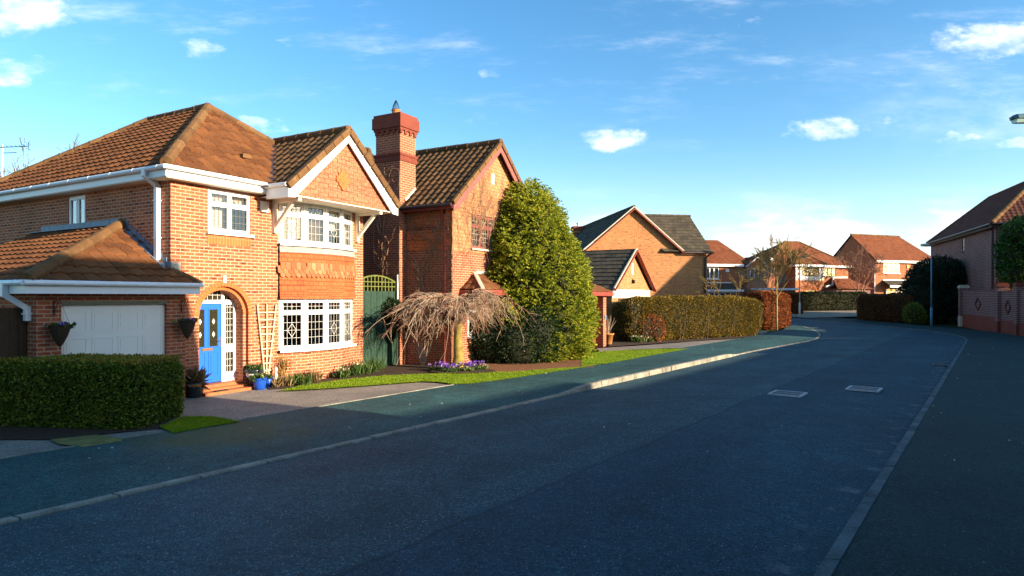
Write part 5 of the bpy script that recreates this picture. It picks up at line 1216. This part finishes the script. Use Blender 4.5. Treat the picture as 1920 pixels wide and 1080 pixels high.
for i, p in enumerate(WP):
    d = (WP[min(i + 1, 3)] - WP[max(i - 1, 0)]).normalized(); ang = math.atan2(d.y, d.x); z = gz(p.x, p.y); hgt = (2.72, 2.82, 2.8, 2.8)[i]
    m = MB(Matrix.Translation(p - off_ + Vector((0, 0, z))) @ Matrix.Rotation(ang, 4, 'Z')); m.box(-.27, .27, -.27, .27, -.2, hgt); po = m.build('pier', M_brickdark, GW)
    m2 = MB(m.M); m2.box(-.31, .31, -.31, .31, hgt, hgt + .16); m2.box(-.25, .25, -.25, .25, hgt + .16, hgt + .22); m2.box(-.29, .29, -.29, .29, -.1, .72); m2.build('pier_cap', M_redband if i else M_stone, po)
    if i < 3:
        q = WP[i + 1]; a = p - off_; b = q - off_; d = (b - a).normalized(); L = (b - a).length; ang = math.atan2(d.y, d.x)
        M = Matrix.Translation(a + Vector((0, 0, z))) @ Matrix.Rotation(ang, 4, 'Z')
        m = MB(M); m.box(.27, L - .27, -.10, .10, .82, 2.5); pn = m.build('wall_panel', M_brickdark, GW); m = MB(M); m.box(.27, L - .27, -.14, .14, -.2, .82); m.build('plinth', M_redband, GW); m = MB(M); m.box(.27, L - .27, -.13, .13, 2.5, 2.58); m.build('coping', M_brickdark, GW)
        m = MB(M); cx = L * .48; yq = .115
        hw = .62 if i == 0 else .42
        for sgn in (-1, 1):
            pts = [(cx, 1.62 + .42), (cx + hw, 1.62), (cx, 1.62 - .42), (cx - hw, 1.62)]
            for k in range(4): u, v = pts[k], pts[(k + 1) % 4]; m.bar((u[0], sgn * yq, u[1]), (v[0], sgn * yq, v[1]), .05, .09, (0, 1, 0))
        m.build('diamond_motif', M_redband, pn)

# ------------------------------------------------------------------ houses across the street, beside and behind the camera
AR = math.atan2(.799, .602)
def side_house(name, label, p0, p1, q0, q1, eave, ridge_h, mat, rmat, nw):
    t = thing(name, label, 'house', (*road_pt(p0, q1), 0), AR); Wd, D = p1 - p0, q1 - q0
    m = MB(); wall(m, 0, Wd, -.2, eave); MR = MB(Matrix(((-1, 0, 0, Wd), (0, -1, 0, D), (0, 0, 1, 0), (0, 0, 0, 1)))); ho = []
    for i in range(nw):
        x = Wd * (i + .5) / nw
        for zz in ((.9, 2.1), (3.4, 4.5)):
            if zz[1] < eave - .3: ho.append((x - .7, x + .7, *zz))
    wall(MR, 0, Wd, -.2, eave, ho); m.add(MR.v, MR.f); k = (ridge_h - eave) / (D / 2)
    for x, s in ((0, 1), (Wd, -1)):
        pts = [(x, D, -.2), (x, 0, -.2), (x, 0, eave), (x, D / 2, ridge_h - .08), (x, D, eave)]; m.poly(*(pts if s > 0 else pts[::-1]))
    m.build('wall', mat, t)
    m = MB(); tiles(m, [(-.2, -.3, eave - .3 * k), (Wd + .2, -.3, eave - .3 * k), (Wd + .2, D / 2, ridge_h), (-.2, D / 2, ridge_h)], **FAR); tiles(m, [(Wd + .2, D + .3, eave - .3 * k), (-.2, D + .3, eave - .3 * k), (-.2, D / 2, ridge_h), (Wd + .2, D / 2, ridge_h)], **FAR); m.build('roof', rmat, t)
    for h_ in ho: window(t, *h_, y=.02, cols=2, transom=.7, M=Matrix(((-1, 0, 0, Wd), (0, -1, 0, D), (0, 0, 1, 0), (0, 0, 0, 1))))
    return t
side_house('detached_house', 'two storey brick house across the street beside the camera', .6, 10.3, 3.8, 11.0, 5.3, 8.85, M_brickred, M_roof, 3)
side_house('detached_house', 'two storey brick house across the street behind the camera', -12, .55, 3.8, 11.0, 5.2, 9.0, M_brickbuff, M_roofold, 3)
side_house('bungalow', 'low brick bungalow across the street nearest the camera', 11.4, 17.2, 9.5, 18.5, 3.0, 6.25, M_brickred, M_roofdark, 2)
side_house('bungalow', 'wide low brick bungalow across the street between its two neighbours', 17.5, 29.7, 9.5, 18.5, 3.0, 5.75, M_brickbuff, M_roof, 4)
side_house('bungalow', 'low brick bungalow across the street nearest the garden wall', 30.0, 40.85, 9.5, 18.5, 3.0, 5.9, M_brickred, M_roofold, 4)
t = thing('detached_house', 'unseen narrow steep house across the street, lopsided roof shaped to cast a shadow', 'house', (*road_pt(40.9, 11.0), 0), AR)  # unseen house added and shaped to throw the diagonal shadow on the third house
m = MB(); pf = [(0, -.2), (5, -.2), (5, 8.9), (3.6, 10.4), (0, 6.0)]
m.add([(x, 0, z) for x, z in pf] + [(x, 7, z) for x, z in pf], [(0, 1, 2, 3, 4), (9, 8, 7, 6, 5), (0, 4, 9, 5), (1, 6, 7, 2)]); m.build('wall', M_brickbuff, t)
m = MB(); tiles(m, [(-.2, 7.2, 5.8), (-.2, -.2, 5.8), (3.6, -.2, 10.5), (3.6, 7.2, 10.5)], **FAR); tiles(m, [(5.2, -.2, 8.75), (5.2, 7.2, 8.75), (3.6, 7.2, 10.5), (3.6, -.2, 10.5)], **FAR); m.build('roof', M_roof, t)
window(t, 1.2, 2.6, 3.4, 4.6, y=-.05, M=Matrix(((-1, 0, 0, 5.0), (0, -1, 0, 7.0), (0, 0, 1, 0), (0, 0, 0, 1)))); window(t, 3.0, 4.4, 3.4, 4.6, y=-.05, M=Matrix(((-1, 0, 0, 5.0), (0, -1, 0, 7.0), (0, 0, 1, 0), (0, 0, 0, 1))))

# ------------------------------------------------------------------ hedges
hedge('hedge', 'low clipped dark green privet hedge in front of the white garage door', (-6.02, 11.1), (-10.7, 11.75), 1.35, 1.14, M_hedge1, 82000, .046, .03, 9, .025, seed=11)
def sun_tint_top(o, mat, n, L, W, H, ln, wd, seed, side=.0):
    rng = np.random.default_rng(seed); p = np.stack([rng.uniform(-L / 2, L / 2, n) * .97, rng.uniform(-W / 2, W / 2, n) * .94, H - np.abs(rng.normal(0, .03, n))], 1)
    V = leaf_arrays(p, np.tile([0, 0, 1.0], (n, 1)), ln, wd, rng, .7); quads_mesh('sun_tint_leaves', V, [mat], o)
M_suntint = leafmat('sun_tint_leaf', [(.2, (.13, .10, .012)), (.5, (.27, .19, .02)), (.85, (.42, .30, .04))], .5, .3, 2.0)  # golden sunlight on the hedge top, painted in as leaf colour
sun_tint_top(bpy.data.objects['hedge'], M_suntint, 15000, 4.75, 1.30, 1.155, .05, .028, 61)
hedge('hedge', 'long olive clipped hedge right of the tall conifer', (5.2, 31.0), (13.9, 36.7), 1.9, 2.2, M_hedgeo, 60000, .085, .045, 5, .08, seed=12, kz=6)
hl = bpy.data.objects['hedge.001']; rng = random.Random(17); m = MB()
for k in range(9):
    x = rng.uniform(-4.8, 4.6); y = -.97 - rng.uniform(0, .03); h = rng.uniform(.9, 2.0); dx_ = rng.gauss(0, .25)
    m.tube([(x, y + .12, 0), (x + dx_ * .3, y, h * .35), (x + dx_ * .7, y, h * .7), (x + dx_, y + .06, h)], [.012, .010, .008, .005], 4, False)
m.build('stems', M_bark, hl)
hedge('hedge', 'copper brown beech hedge just beyond the long olive hedge', (16.1, 42.6), (18.9, 44.6), 1.5, 2.45, M_beech, 16000, .10, .07, 6, .08, seed=13)
hedge('hedge', 'small copper beech hedge behind the white lamp post', (24.9, 60.3), (27.3, 60.8), 1.4, 2.1, M_beech, 7000, .11, .08, 6, .08, seed=14)
hedge('hedge', 'dark green clipped hedge across the far end of the street', (29.6, 66.0), (37.6, 68.2), 1.6, 2.0, M_hedged, 16000, .11, .07, 8, .05, seed=15)
hedge('hedge', 'brown beech hedge on the right side of the bend', (28.4, 52.4), (31.4, 49.8), 1.9, 2.15, M_beechd, 18000, .11, .07, 6, .10, seed=16)

# ------------------------------------------------------------------ conifer
def conifer(x, y):
    t = thing('conifer', 'tall broad golden green conifer between the chimney house and the long hedge', 'tree', (x, y, gz(x, y)))
    m = MB(); m.tube([(0, 0, -.1), (.03, 0, 2), (0, .03, 4), (0, 0, 5.9)], [.2, .17, .1, .03], 8); m.build('trunk', M_bark, t)
    rng = np.random.default_rng(31); ZP = [0, .35, .9, 2.0, 3.2, 4.2, 5.0, 5.6, 6.0, 6.25, 6.4]; RP = [1.95, 2.28, 2.38, 2.25, 2.02, 1.68, 1.26, .92, .60, .28, .03]
    ns = 9500; z = rng.uniform(.05, 6.35, ns * 2); rr = np.interp(z, ZP, RP); keep = rng.uniform(0, 2.38, ns * 2) < rr + .12; z = z[keep][:ns]; rr = rr[keep][:ns]; n = len(z)
    a = rng.uniform(0, 2 * np.pi, n); u = np.stack([np.cos(a), np.sin(a), np.zeros(n)], 1)
    lump = lumps(np.stack([np.cos(a) * 2, np.sin(a) * 2, z], 1), 1.9, 5) * .10 + lumps(np.stack([np.cos(a) * 2, np.sin(a) * 2, z], 1), 5.5, 8) * .11
    R0 = rr * (1 + lump) - np.abs(rng.normal(0, .13, n)); p = u * R0[:, None]; p[:, 2] = z
    d = unit(u * 1.0 + np.array([0, 0, .55]) + rng.normal(0, .30, (n, 3)))
    side_ = unit(np.cross(d, np.array([0, 0, 1.0]) + rng.normal(0, .35, (n, 3)))); VV = []
    ext = (.20 + .14 * rng.random(n) + .10 * (z > 5.0) + .06 * (rng.random(n) > .8))[:, None]
    for k in range(11):                                      # each spray: a drooping fan of small scales
        f = k / 10; sgn = (k % 2) * 2 - 1
        base = p + d * f * ext + np.array([0, 0, -.10]) * f * f
        dd = unit(d * .8 + side_ * sgn * (.9 - .6 * f) + np.array([0, 0, -.40]) * f)
        VV.append(leaf_arrays(base, dd, .14 * (1 - .45 * f), .05, rng, .22))
    V = np.vstack(VV); cv, cf = cube_grid(12); cu = unit(cv); ph = np.arccos(np.clip(cu[:, 2], -1, 1)) / np.pi; zz = 6.2 * (1 - ph); rc = np.interp(zz, ZP, RP) * .86
    h = np.linalg.norm(cu[:, :2], axis=1, keepdims=True); hu = cu[:, :2] / np.maximum(h, 1e-6); edge = np.minimum(1, h[:, 0] * 3)
    cp = np.stack([hu[:, 0] * rc * edge, hu[:, 1] * rc * edge, zz], 1)
    quads_mesh('crown', V, [M_conif, M_cored], t, (cp, cf)); return t
conifer(.50, 23.2)

# ------------------------------------------------------------------ weeping tree
wx, wy = -1.62, 19.1
wt = thing('weeping_tree', 'leafless weeping tree with drooping pinkish twigs on a mossy yellow trunk', 'tree', (wx, wy, .09))
m = MB(); m.tube([(0, 0, -.1), (0, 0, .02), (.02, 0, .35), (.0, .02, .9), (.03, 0, 1.34), (.05, 0, 1.42)], [.24, .205, .150, .130, .118, .085], 12); m.build('trunk', M_barkmoss, wt, True)
rng = random.Random(5); big = MB(); tw = MB(); tw2 = MB()
heads = []
for k in range(13):
    a = 6.283 * k / 13 + rng.uniform(-.2, .2); reach = rng.uniform(.6, 1.35); top = rng.uniform(.65, .98)
    if abs(math.cos(a)) > .8 and math.cos(a) > 0: top += .12; reach = rng.uniform(.5, .95)
    p0 = Vector((.03, 0, 1.30)); e = Vector((math.cos(a), math.sin(a), 0))
    pts = [p0, p0 + e * reach * .3 + Vector((0, 0, top * .55)), p0 + e * reach * .65 + Vector((0, 0, top * .95)), p0 + e * reach + Vector((0, 0, top * .9)), p0 + e * reach * 1.35 + Vector((0, 0, top * .65))]
    big.tube(pts, [.065, .052, .040, .028, .016], 6); heads += [(pts[1], a), (pts[2], a), (pts[2], a), (pts[3], a), (pts[3], a), (pts[4], a)]
for i in range(380):
    h, a = heads[rng.randrange(len(heads))]; b = a + rng.gauss(0, .75); e = Vector((math.cos(b), math.sin(b), 0)); L = rng.uniform(.7, 1.55); v = e * rng.uniform(.5, 1.0) + Vector((0, 0, rng.uniform(.05, .6)))
    if e.x < -.3 and rng.random() < .4: L *= 1.3
    p = Vector(h); pts = [p]; nseg = 9
    for s in range(nseg):
        v = v + Vector((rng.gauss(0, .20), rng.gauss(0, .20), -.185 + rng.gauss(0, .12))); v = v.normalized() * max(.5, v.length * .9) if v.length > .1 else v
        p = p + v * (L / nseg); p.z = max(p.z, .12); pts.append(p.copy())
        if s in (2, 3, 4, 5, 6, 7) and rng.random() < .5:
            q = p.copy(); w_ = v.normalized() + Vector((rng.gauss(0, .7), rng.gauss(0, .7), rng.gauss(-.05, .5))); sub = [q.copy()]
            for _ in range(4): w_ = (w_ + Vector((rng.gauss(0, .12), rng.gauss(0, .12), -.16))); q = q + w_.normalized() * rng.uniform(.06, .12); q.z = max(q.z, .1); sub.append(q.copy())
            (tw2 if rng.random() < .5 else tw).tube(sub, [.007, .006, .005, .004, .003], 3, False)
    r0 = rng.uniform(.007, .012); (tw2 if rng.random() < .35 else tw).tube(pts, [r0 * (1 - .65 * s / nseg) for s in range(nseg + 1)], 4, False)
big.build('limbs', M_bark, wt, True)
tw.mi = 0; n0 = len(tw.f); tw.add(tw2.v, tw2.f); tw.m = [0] * n0 + [1] * len(tw2.f); tw.build('crown', [M_twig, M_twigred], wt, True)
# violas round its foot
for i, (dx_, dy_, lab) in enumerate(((-.52, -.30, 'violet pansies left of the weeping tree trunk'), (-.12, -.62, 'violet pansies in front of the weeping tree trunk'), (.36, -.42, 'dense violet pansies right of the weeping tree trunk'), (.62, -.05, 'pale violet pansies at the right end of the round bed'))):
    t = thing('pansies', lab, 'flowers', (wx + dx_, wy + dy_, .10), 0, 'pansies round the weeping tree'); R2 = random.Random(40 + i)
    sp = [(R2.gauss(0, .13), R2.gauss(0, .13), 0) for _ in range(14)]
    sprigs('leaves', sp, M_plant, t, 14, .11, .05, .05, 50 + i, .9); sprigs('petals', [(x, y, .08 + R2.uniform(0, .13)) for x, y, _ in sp], M_petalv, t, 6, .055, .05, .055, 60 + i, 1.6); sprigs('pale_petals', [(x, y, .10 + R2.uniform(0, .06)) for x, y, _ in sp[:6]], M_petaly, t, 3, .04, .05, .04, 70 + i, 1.6)

# ------------------------------------------------------------------ evergreen shrubs behind it
def bush(name, label, x, y, blobs, mat, n, ln, wd, seed, cat='shrub', group=None, spread=.8, core=M_cored):
    o = blob_foliage(name, blobs, mat, n, ln, wd, seed, None, spread, core); o.location = (x, y, gz(x, y) + .03); return tag(o, label, cat, group)
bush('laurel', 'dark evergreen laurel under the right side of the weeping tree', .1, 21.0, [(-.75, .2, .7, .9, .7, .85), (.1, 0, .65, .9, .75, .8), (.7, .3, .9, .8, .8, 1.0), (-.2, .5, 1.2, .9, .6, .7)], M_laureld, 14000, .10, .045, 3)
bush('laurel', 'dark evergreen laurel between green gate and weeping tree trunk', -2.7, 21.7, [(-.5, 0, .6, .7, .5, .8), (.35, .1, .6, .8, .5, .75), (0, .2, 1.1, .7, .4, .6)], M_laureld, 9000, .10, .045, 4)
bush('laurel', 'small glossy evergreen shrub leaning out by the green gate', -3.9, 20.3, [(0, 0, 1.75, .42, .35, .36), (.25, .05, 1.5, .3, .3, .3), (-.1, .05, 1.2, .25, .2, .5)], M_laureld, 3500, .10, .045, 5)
bs = thing('bare_shrub', 'bare pale stemmed shrub fanning out behind the lawn left of the weeping tree', 'shrub', (-2.75, 19.75, .08)); m = MB(); rng = random.Random(9)
for k in range(26):
    a = rng.uniform(0, 6.28); o = rng.uniform(.1, .55); p = Vector((0, 0, 0)); d = Vector((math.cos(a) * o, math.sin(a) * o * .6, 1)).normalized(); pts = [p.copy()]
    for s in range(5): d = (d + Vector((rng.gauss(0, .1), rng.gauss(0, .1), .05))).normalized(); p = p + d * rng.uniform(.13, .2); pts.append(p.copy())
    m.tube(pts, [.013, .012, .010, .008, .006, .004], 4, False)
m.build('stems', M_twig, bs)
# plants along the front of the bow window
for i, (px, py, h, mt, lab, fl) in enumerate(((556, 721, .42, M_plant, 'spiky green bulb leaves under the bow window', None), (592, 716, .45, M_dry, 'dry twiggy perennial under the middle of the bow window', None), (640, 708, .36, M_plant, 'mixed low plants at the right foot of the bow window', M_petaly), (664, 704, .5, M_plant, 'pale flowered plant against the right corner of the blue door house', M_petaly), (530, 724, .34, M_dry, 'brown withered plant beside the trellis foot', None), (692, 700, .7, M_plant, 'long strappy leaves at the corner by the green gate', None))):
    x, y = gp(px, py, .07); t = thing('garden_plant', lab, 'plant', (x, y, .07), 0, 'plants in the bed under the bow window'); R2 = random.Random(80 + i)
    sp = [(R2.gauss(0, .16), R2.gauss(0, .10), 0) for _ in range(7)]; sprigs('leaves', sp, mt, t, 26, h * .62, .06, .03, 90 + i, .38)
    if fl: sprigs('flowers', [(x_, y_, h * .62) for x_, y_, _ in sp], fl, t, 6, .05, .06, .04, 95 + i, 1.5)
gs = thing('climber', 'yellowish twiggy climber on the brick between trellis and bow window', 'shrub', hp(2.85, -.12) + (.05,)); m = MB(); rng = random.Random(15)
for k in range(26):
    p = Vector((rng.uniform(-.12, .12), rng.uniform(-.05, .05), 0)); d = Vector((rng.gauss(0, .25), rng.gauss(0, .12), 1)); pts = [p.copy()]
    for s in range(6): d = (d.normalized() + Vector((rng.gauss(0, .2), rng.gauss(0, .12), .1))); p = p + d.normalized() * rng.uniform(.09, .14); pts.append(p.copy())
    m.tube(pts, .006, 3, False)
m.build('stems', M_twiggold, gs); sprigs('leaves', [(random.uniform(-.15, .15), random.uniform(-.05, .05), random.uniform(.2, .65)) for _ in range(14)], M_hedgeo, gs, 12, .05, .07, .03, 12, 1.5)
# bed by the long hedge
for i, (px, py, h, lab, fl) in enumerate(((1258, 637, .55, 'clump of daffodil leaves at the foot of the long hedge', None), (1192, 642, .45, 'low green clump near the terracotta pot', M_petaly), (1300, 634, .40, 'white flowered clump along the long hedge', M_petaly), (1225, 640, .35, 'small yellowish clump along the long hedge', M_petaly), (1345, 632, .35, 'low leafy clump near the far end of the long hedge', None))):
    x, y = gp(px, py, .07); t = thing('garden_plant', lab, 'plant', (x, y, .07), 0, 'plants along the long hedge'); R2 = random.Random(180 + i)
    sp = [(R2.gauss(0, .2), R2.gauss(0, .15), 0) for _ in range(7)]; sprigs('leaves', sp, M_plant, t, 22, h * .7, .07, .04, 190 + i, .35)
    if fl: sprigs('flowers', [(x_, y_, h * .6) for x_, y_, _ in sp], fl, t, 5, .08, .08, .06, 195 + i, 1.5)
tp = thing('plant_pot', 'terracotta pot with bare twigs on the drive beside the porch pillar', 'plant pot', (4.4, 29.3, .07)); m = MB(); m.lathe([(.16, 0), (.17, .01), (.24, .42), (.27, .42), (.28, .50), (.25, .50), (.22, .44), (.001, .43)], 16); m.build('pot', M_terra, tp, True); m = MB(); rng = random.Random(3)
for k in range(14):
    a = rng.uniform(0, 6.28); o = rng.uniform(.05, .55); m.tube([(0, 0, .43), (math.cos(a) * o * .4, math.sin(a) * o * .4, .8), (math.cos(a) * o * .8, math.sin(a) * o * .8, rng.uniform(1.0, 1.35))], [.014, .010, .005], 4, False)
m.build('twigs', M_twig, tp)
bush('copper_shrub', 'copper leaved shrub at the left end of the long olive hedge', 6.3, 31.0, [(0, 0, .7, .75, .35, .75), (.5, .1, .6, .6, .35, .7), (-.3, .1, 1.3, .5, .3, .5)], M_beech, 3500, .09, .06, 22)

# ------------------------------------------------------------------ trees and bushes further on
bare_tree('bare_tree', 'small bare golden tree in front of the copper beech hedge', 17.5, 42.3, 5.6, .06, M_twiggold, M_twiggold, 4, 5, clear=.40, ang=.55, start=5)
bare_tree('sapling', 'thin bare sapling rising behind the long olive hedge', 12.9, 38.3, 4.4, .05, M_twiggold, M_twiggold, 6, 3, clear=.3, start=2)
bare_tree('bare_tree', 'brown bare tree in front of the small cross gable house', 22.5, 57, 5.2, .10, M_twiggold, M_twig, 8, 5, clear=.25, start=5, ang=.6)
bare_tree('bare_tree', 'tall bare tree beside the far gable ended house', 37.5, 69, 7.0, .11, M_twig, M_twigred, 10, 5, clear=.22, start=5, spread=.7, ang=.42)
bare_tree('bare_tree', 'bare tree whose twig tips show over the blue door house roof', *hp(6.2, 18.1), 8.6, .16, M_bark, M_bark, 12, 5, clear=.3, start=6, ang=.45)
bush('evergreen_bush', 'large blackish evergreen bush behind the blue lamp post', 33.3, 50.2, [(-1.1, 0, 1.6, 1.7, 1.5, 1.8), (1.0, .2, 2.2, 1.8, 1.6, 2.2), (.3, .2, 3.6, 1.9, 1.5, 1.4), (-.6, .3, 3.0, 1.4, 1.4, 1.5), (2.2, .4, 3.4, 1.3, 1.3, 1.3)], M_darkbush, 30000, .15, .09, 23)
bush('shrub', 'small olive green shrub between brown beech hedge and blackish bush', 30.4, 48.4, [(0, 0, .7, .7, .6, .8), (.4, .2, .5, .6, .5, .6)], M_hedge1, 3500, .10, .06, 24)
lt = thing('laurel_tree', 'glossy dark green laurel tree rising behind the garden wall at the right edge', 'tree', (33.5, 40.9, 0)); m = MB(); m.tube([(0, 0, -.1), (.05, 0, 1.5), (0, .05, 3), (0, 0, 4.2)], [.16, .13, .11, .06], 8); m.build('trunk', M_bark, lt, True)
blob_foliage('crown', [(0, 0, 4.9, 2.05, 1.6, 1.8), (-.5, -.4, 6.1, 1.5, 1.4, 1.3), (.7, 0, 5.9, 1.6, 1.4, 1.5), (-.8, -.3, 3.7, 1.4, 1.2, 1.0), (.3, -.5, 3.8, 1.5, 1.2, 1.0)], M_laurel, 18000, .23, .10, 25, lt, .9)

# ------------------------------------------------------------------ street furniture
def lamp_post(label, x, y, h, mat, arm, head, hl=.75):
    z = gz(x, y); t = thing('street_lamp', label, 'street lamp', (x, y, z)); m = MB(); m.tube([(0, 0, -.1), (0, 0, 1.25)], .085, 12); m.tube([(0, 0, 1.25), (0, 0, 1.33)], [.085, .05], 12); m.tube([(0, 0, 1.33), (0, 0, h)], [.052, .042], 10); m.build('post', mat, t, True)
    a = Vector(arm); n = a.normalized(); m = MB(); m.tube([(0, 0, h - .05), (0, 0, h + .02), tuple(a * .5 + Vector((0, 0, h + .07))), tuple(a + Vector((0, 0, h + .10)))], .03, 7); m.build('arm', mat, t, True)
    ang = math.atan2(n.y, n.x); M = Matrix.Translation(a + Vector((0, 0, h + .10))) @ Matrix.Rotation(ang, 4, 'Z'); m = MB(M)
    pr = [(-.05, .06, .05), (.12, .115, .09), (hl * .55, .15, .11), (hl - .06, .13, .09), (hl, .08, .05)]
    for (xa, wa, ha), (xb, wb, hb) in zip(pr[:-1], pr[1:]):
        r = lambda x_, w_, h_: [(x_, -w_, -.02), (x_, w_, -.02), (x_, w_ * .85, h_ * .6), (x_, w_ * .5, h_), (x_, -w_ * .5, h_), (x_, -w_ * .85, h_ * .6)]
        A_, B_ = r(xa, wa, ha), r(xb, wb, hb); m.add(A_ + B_, [(i, (i + 1) % 6, (i + 1) % 6 + 6, i + 6) for i in range(6)] + [(5, 4, 3, 2, 1, 0), (6, 7, 8, 9, 10, 11)])
    m.box(hl, hl + .05, -.03, .03, -.01, .03); ho = m.build('lamp_head', head, t); m = MB(M)
    for (xa, wa), (xb, wb) in (((.12, .10), (hl * .55, .13)), ((hl * .55, .13), (hl - .05, .11))):
        m.add([(xa, -wa, -.02), (xa, wa, -.02), (xb, wb, -.02), (xb, -wb, -.02), (xa, -wa * .6, -.10), (xa, wa * .6, -.10), (xb, wb * .6, -.11), (xb, -wb * .6, -.11)], [(0, 3, 2, 1), (4, 5, 6, 7), (0, 1, 5, 4), (1, 2, 6, 5), (2, 3, 7, 6), (3, 0, 4, 7)])
    m.build('lens', M_lens, ho); return t
lamp_post('blue painted street lamp in front of the blackish evergreen bush', 30.8, 47.0, 5.75, M_lamp, (-.25, -.1, 0), M_lampw, .8)
lamp_post('pale street lamp beside the small copper beech hedge', 25.62, 57, 5.25, M_lampw, (.1, -.1, 0), M_lampw, .45)
lamp_post('street lamp whose dark head reaches in at the top right edge', 13.25, 15.15, 6.35, M_lamph, (-.55, -.02, 0), M_lamph, .9)
def cover(label, px, py, s, ang):
    x, y = gp(px, py); t = thing('drain_cover', label, 'drain cover', (x, y, .052), AR, 'drain covers in the road'); m = MB()
    s2 = s / 2; m.box(-s2, s2, -s2, -s2 + .05, -.02, .012); m.box(-s2, s2, s2 - .05, s2, -.02, .012); m.box(-s2, -s2 + .05, -s2 + .05, s2 - .05, -.02, .012); m.box(s2 - .05, s2, -s2 + .05, s2 - .05, -.02, .012); m.build('frame', M_iron, t)
    m = MB(); m.box(-s2 + .055, s2 - .055, -s2 + .055, s2 - .055, -.02, .004)
    for i in range(9):
        for j in range(9):
            c = -s2 + .10 + i * (s - .20) / 8; e = -s2 + .10 + j * (s - .20) / 8; m.box(c - .026, c + .026, e - .012, e + .012, .004, .012) if (i + j) % 2 else m.box(c - .012, c + .012, e - .026, e + .026, .004, .012)
    m.build('lid', plain('dark_iron_lid', (.13, .135, .14), .6, 20, .4), t); m = MB(); m.box(-.012, .012, -s2 + .06, s2 - .06, .005, .013); m.build('seam', M_iron, t)
cover('square iron drain cover in the road, the one farther from the right kerb', 1477, 742, .70, R(8))
cover('square iron drain cover in the road, the one nearer the right kerb', 1620, 733, .70, R(8))
gx, gy = road_pt(25.0, -1.40); gu = thing('gully_grate', 'dark iron gully grate against the right hand kerb', 'drain grate', (gx, gy, .01), AR); m = MB()
for i in range(9): m.box(-.24 + i * .056, -.24 + i * .056 + .028, -.18, .18, -.02, .014)
m.box(-.27, -.24, -.21, .21, -.02, .016); m.box(.26, .29, -.21, .21, -.02, .016); m.box(-.24, .26, -.21, -.18, -.02, .016); m.box(-.24, .26, .18, .21, -.02, .016); m.build('grate', M_black, gu)
# fallen bits on pavement and road
rng = np.random.default_rng(77); n = 170; p_ = rng.uniform(-2, 34, n); q_ = np.where(rng.random(n) < .5, rng.uniform(-10.4, -8, n), np.where(rng.random(n) < .6, rng.uniform(-1, 1.8, n), rng.uniform(-7.7, -1.2, n)))
P3 = np.array([(*road_pt(a, b), .10 if b < -8 else (.095 if b > -1 else .055)) for a, b in zip(p_, q_)]); V = leaf_arrays(P3, np.stack([rng.normal(size=n), rng.normal(size=n), np.full(n, .15)], 1), .035, .02, rng, .1)
stuff(quads_mesh('litter', V, [plain('pale_litter', (.55, .52, .45), .8)]), 'tiny pale petals and grit scattered on pavement and road', 'litter')
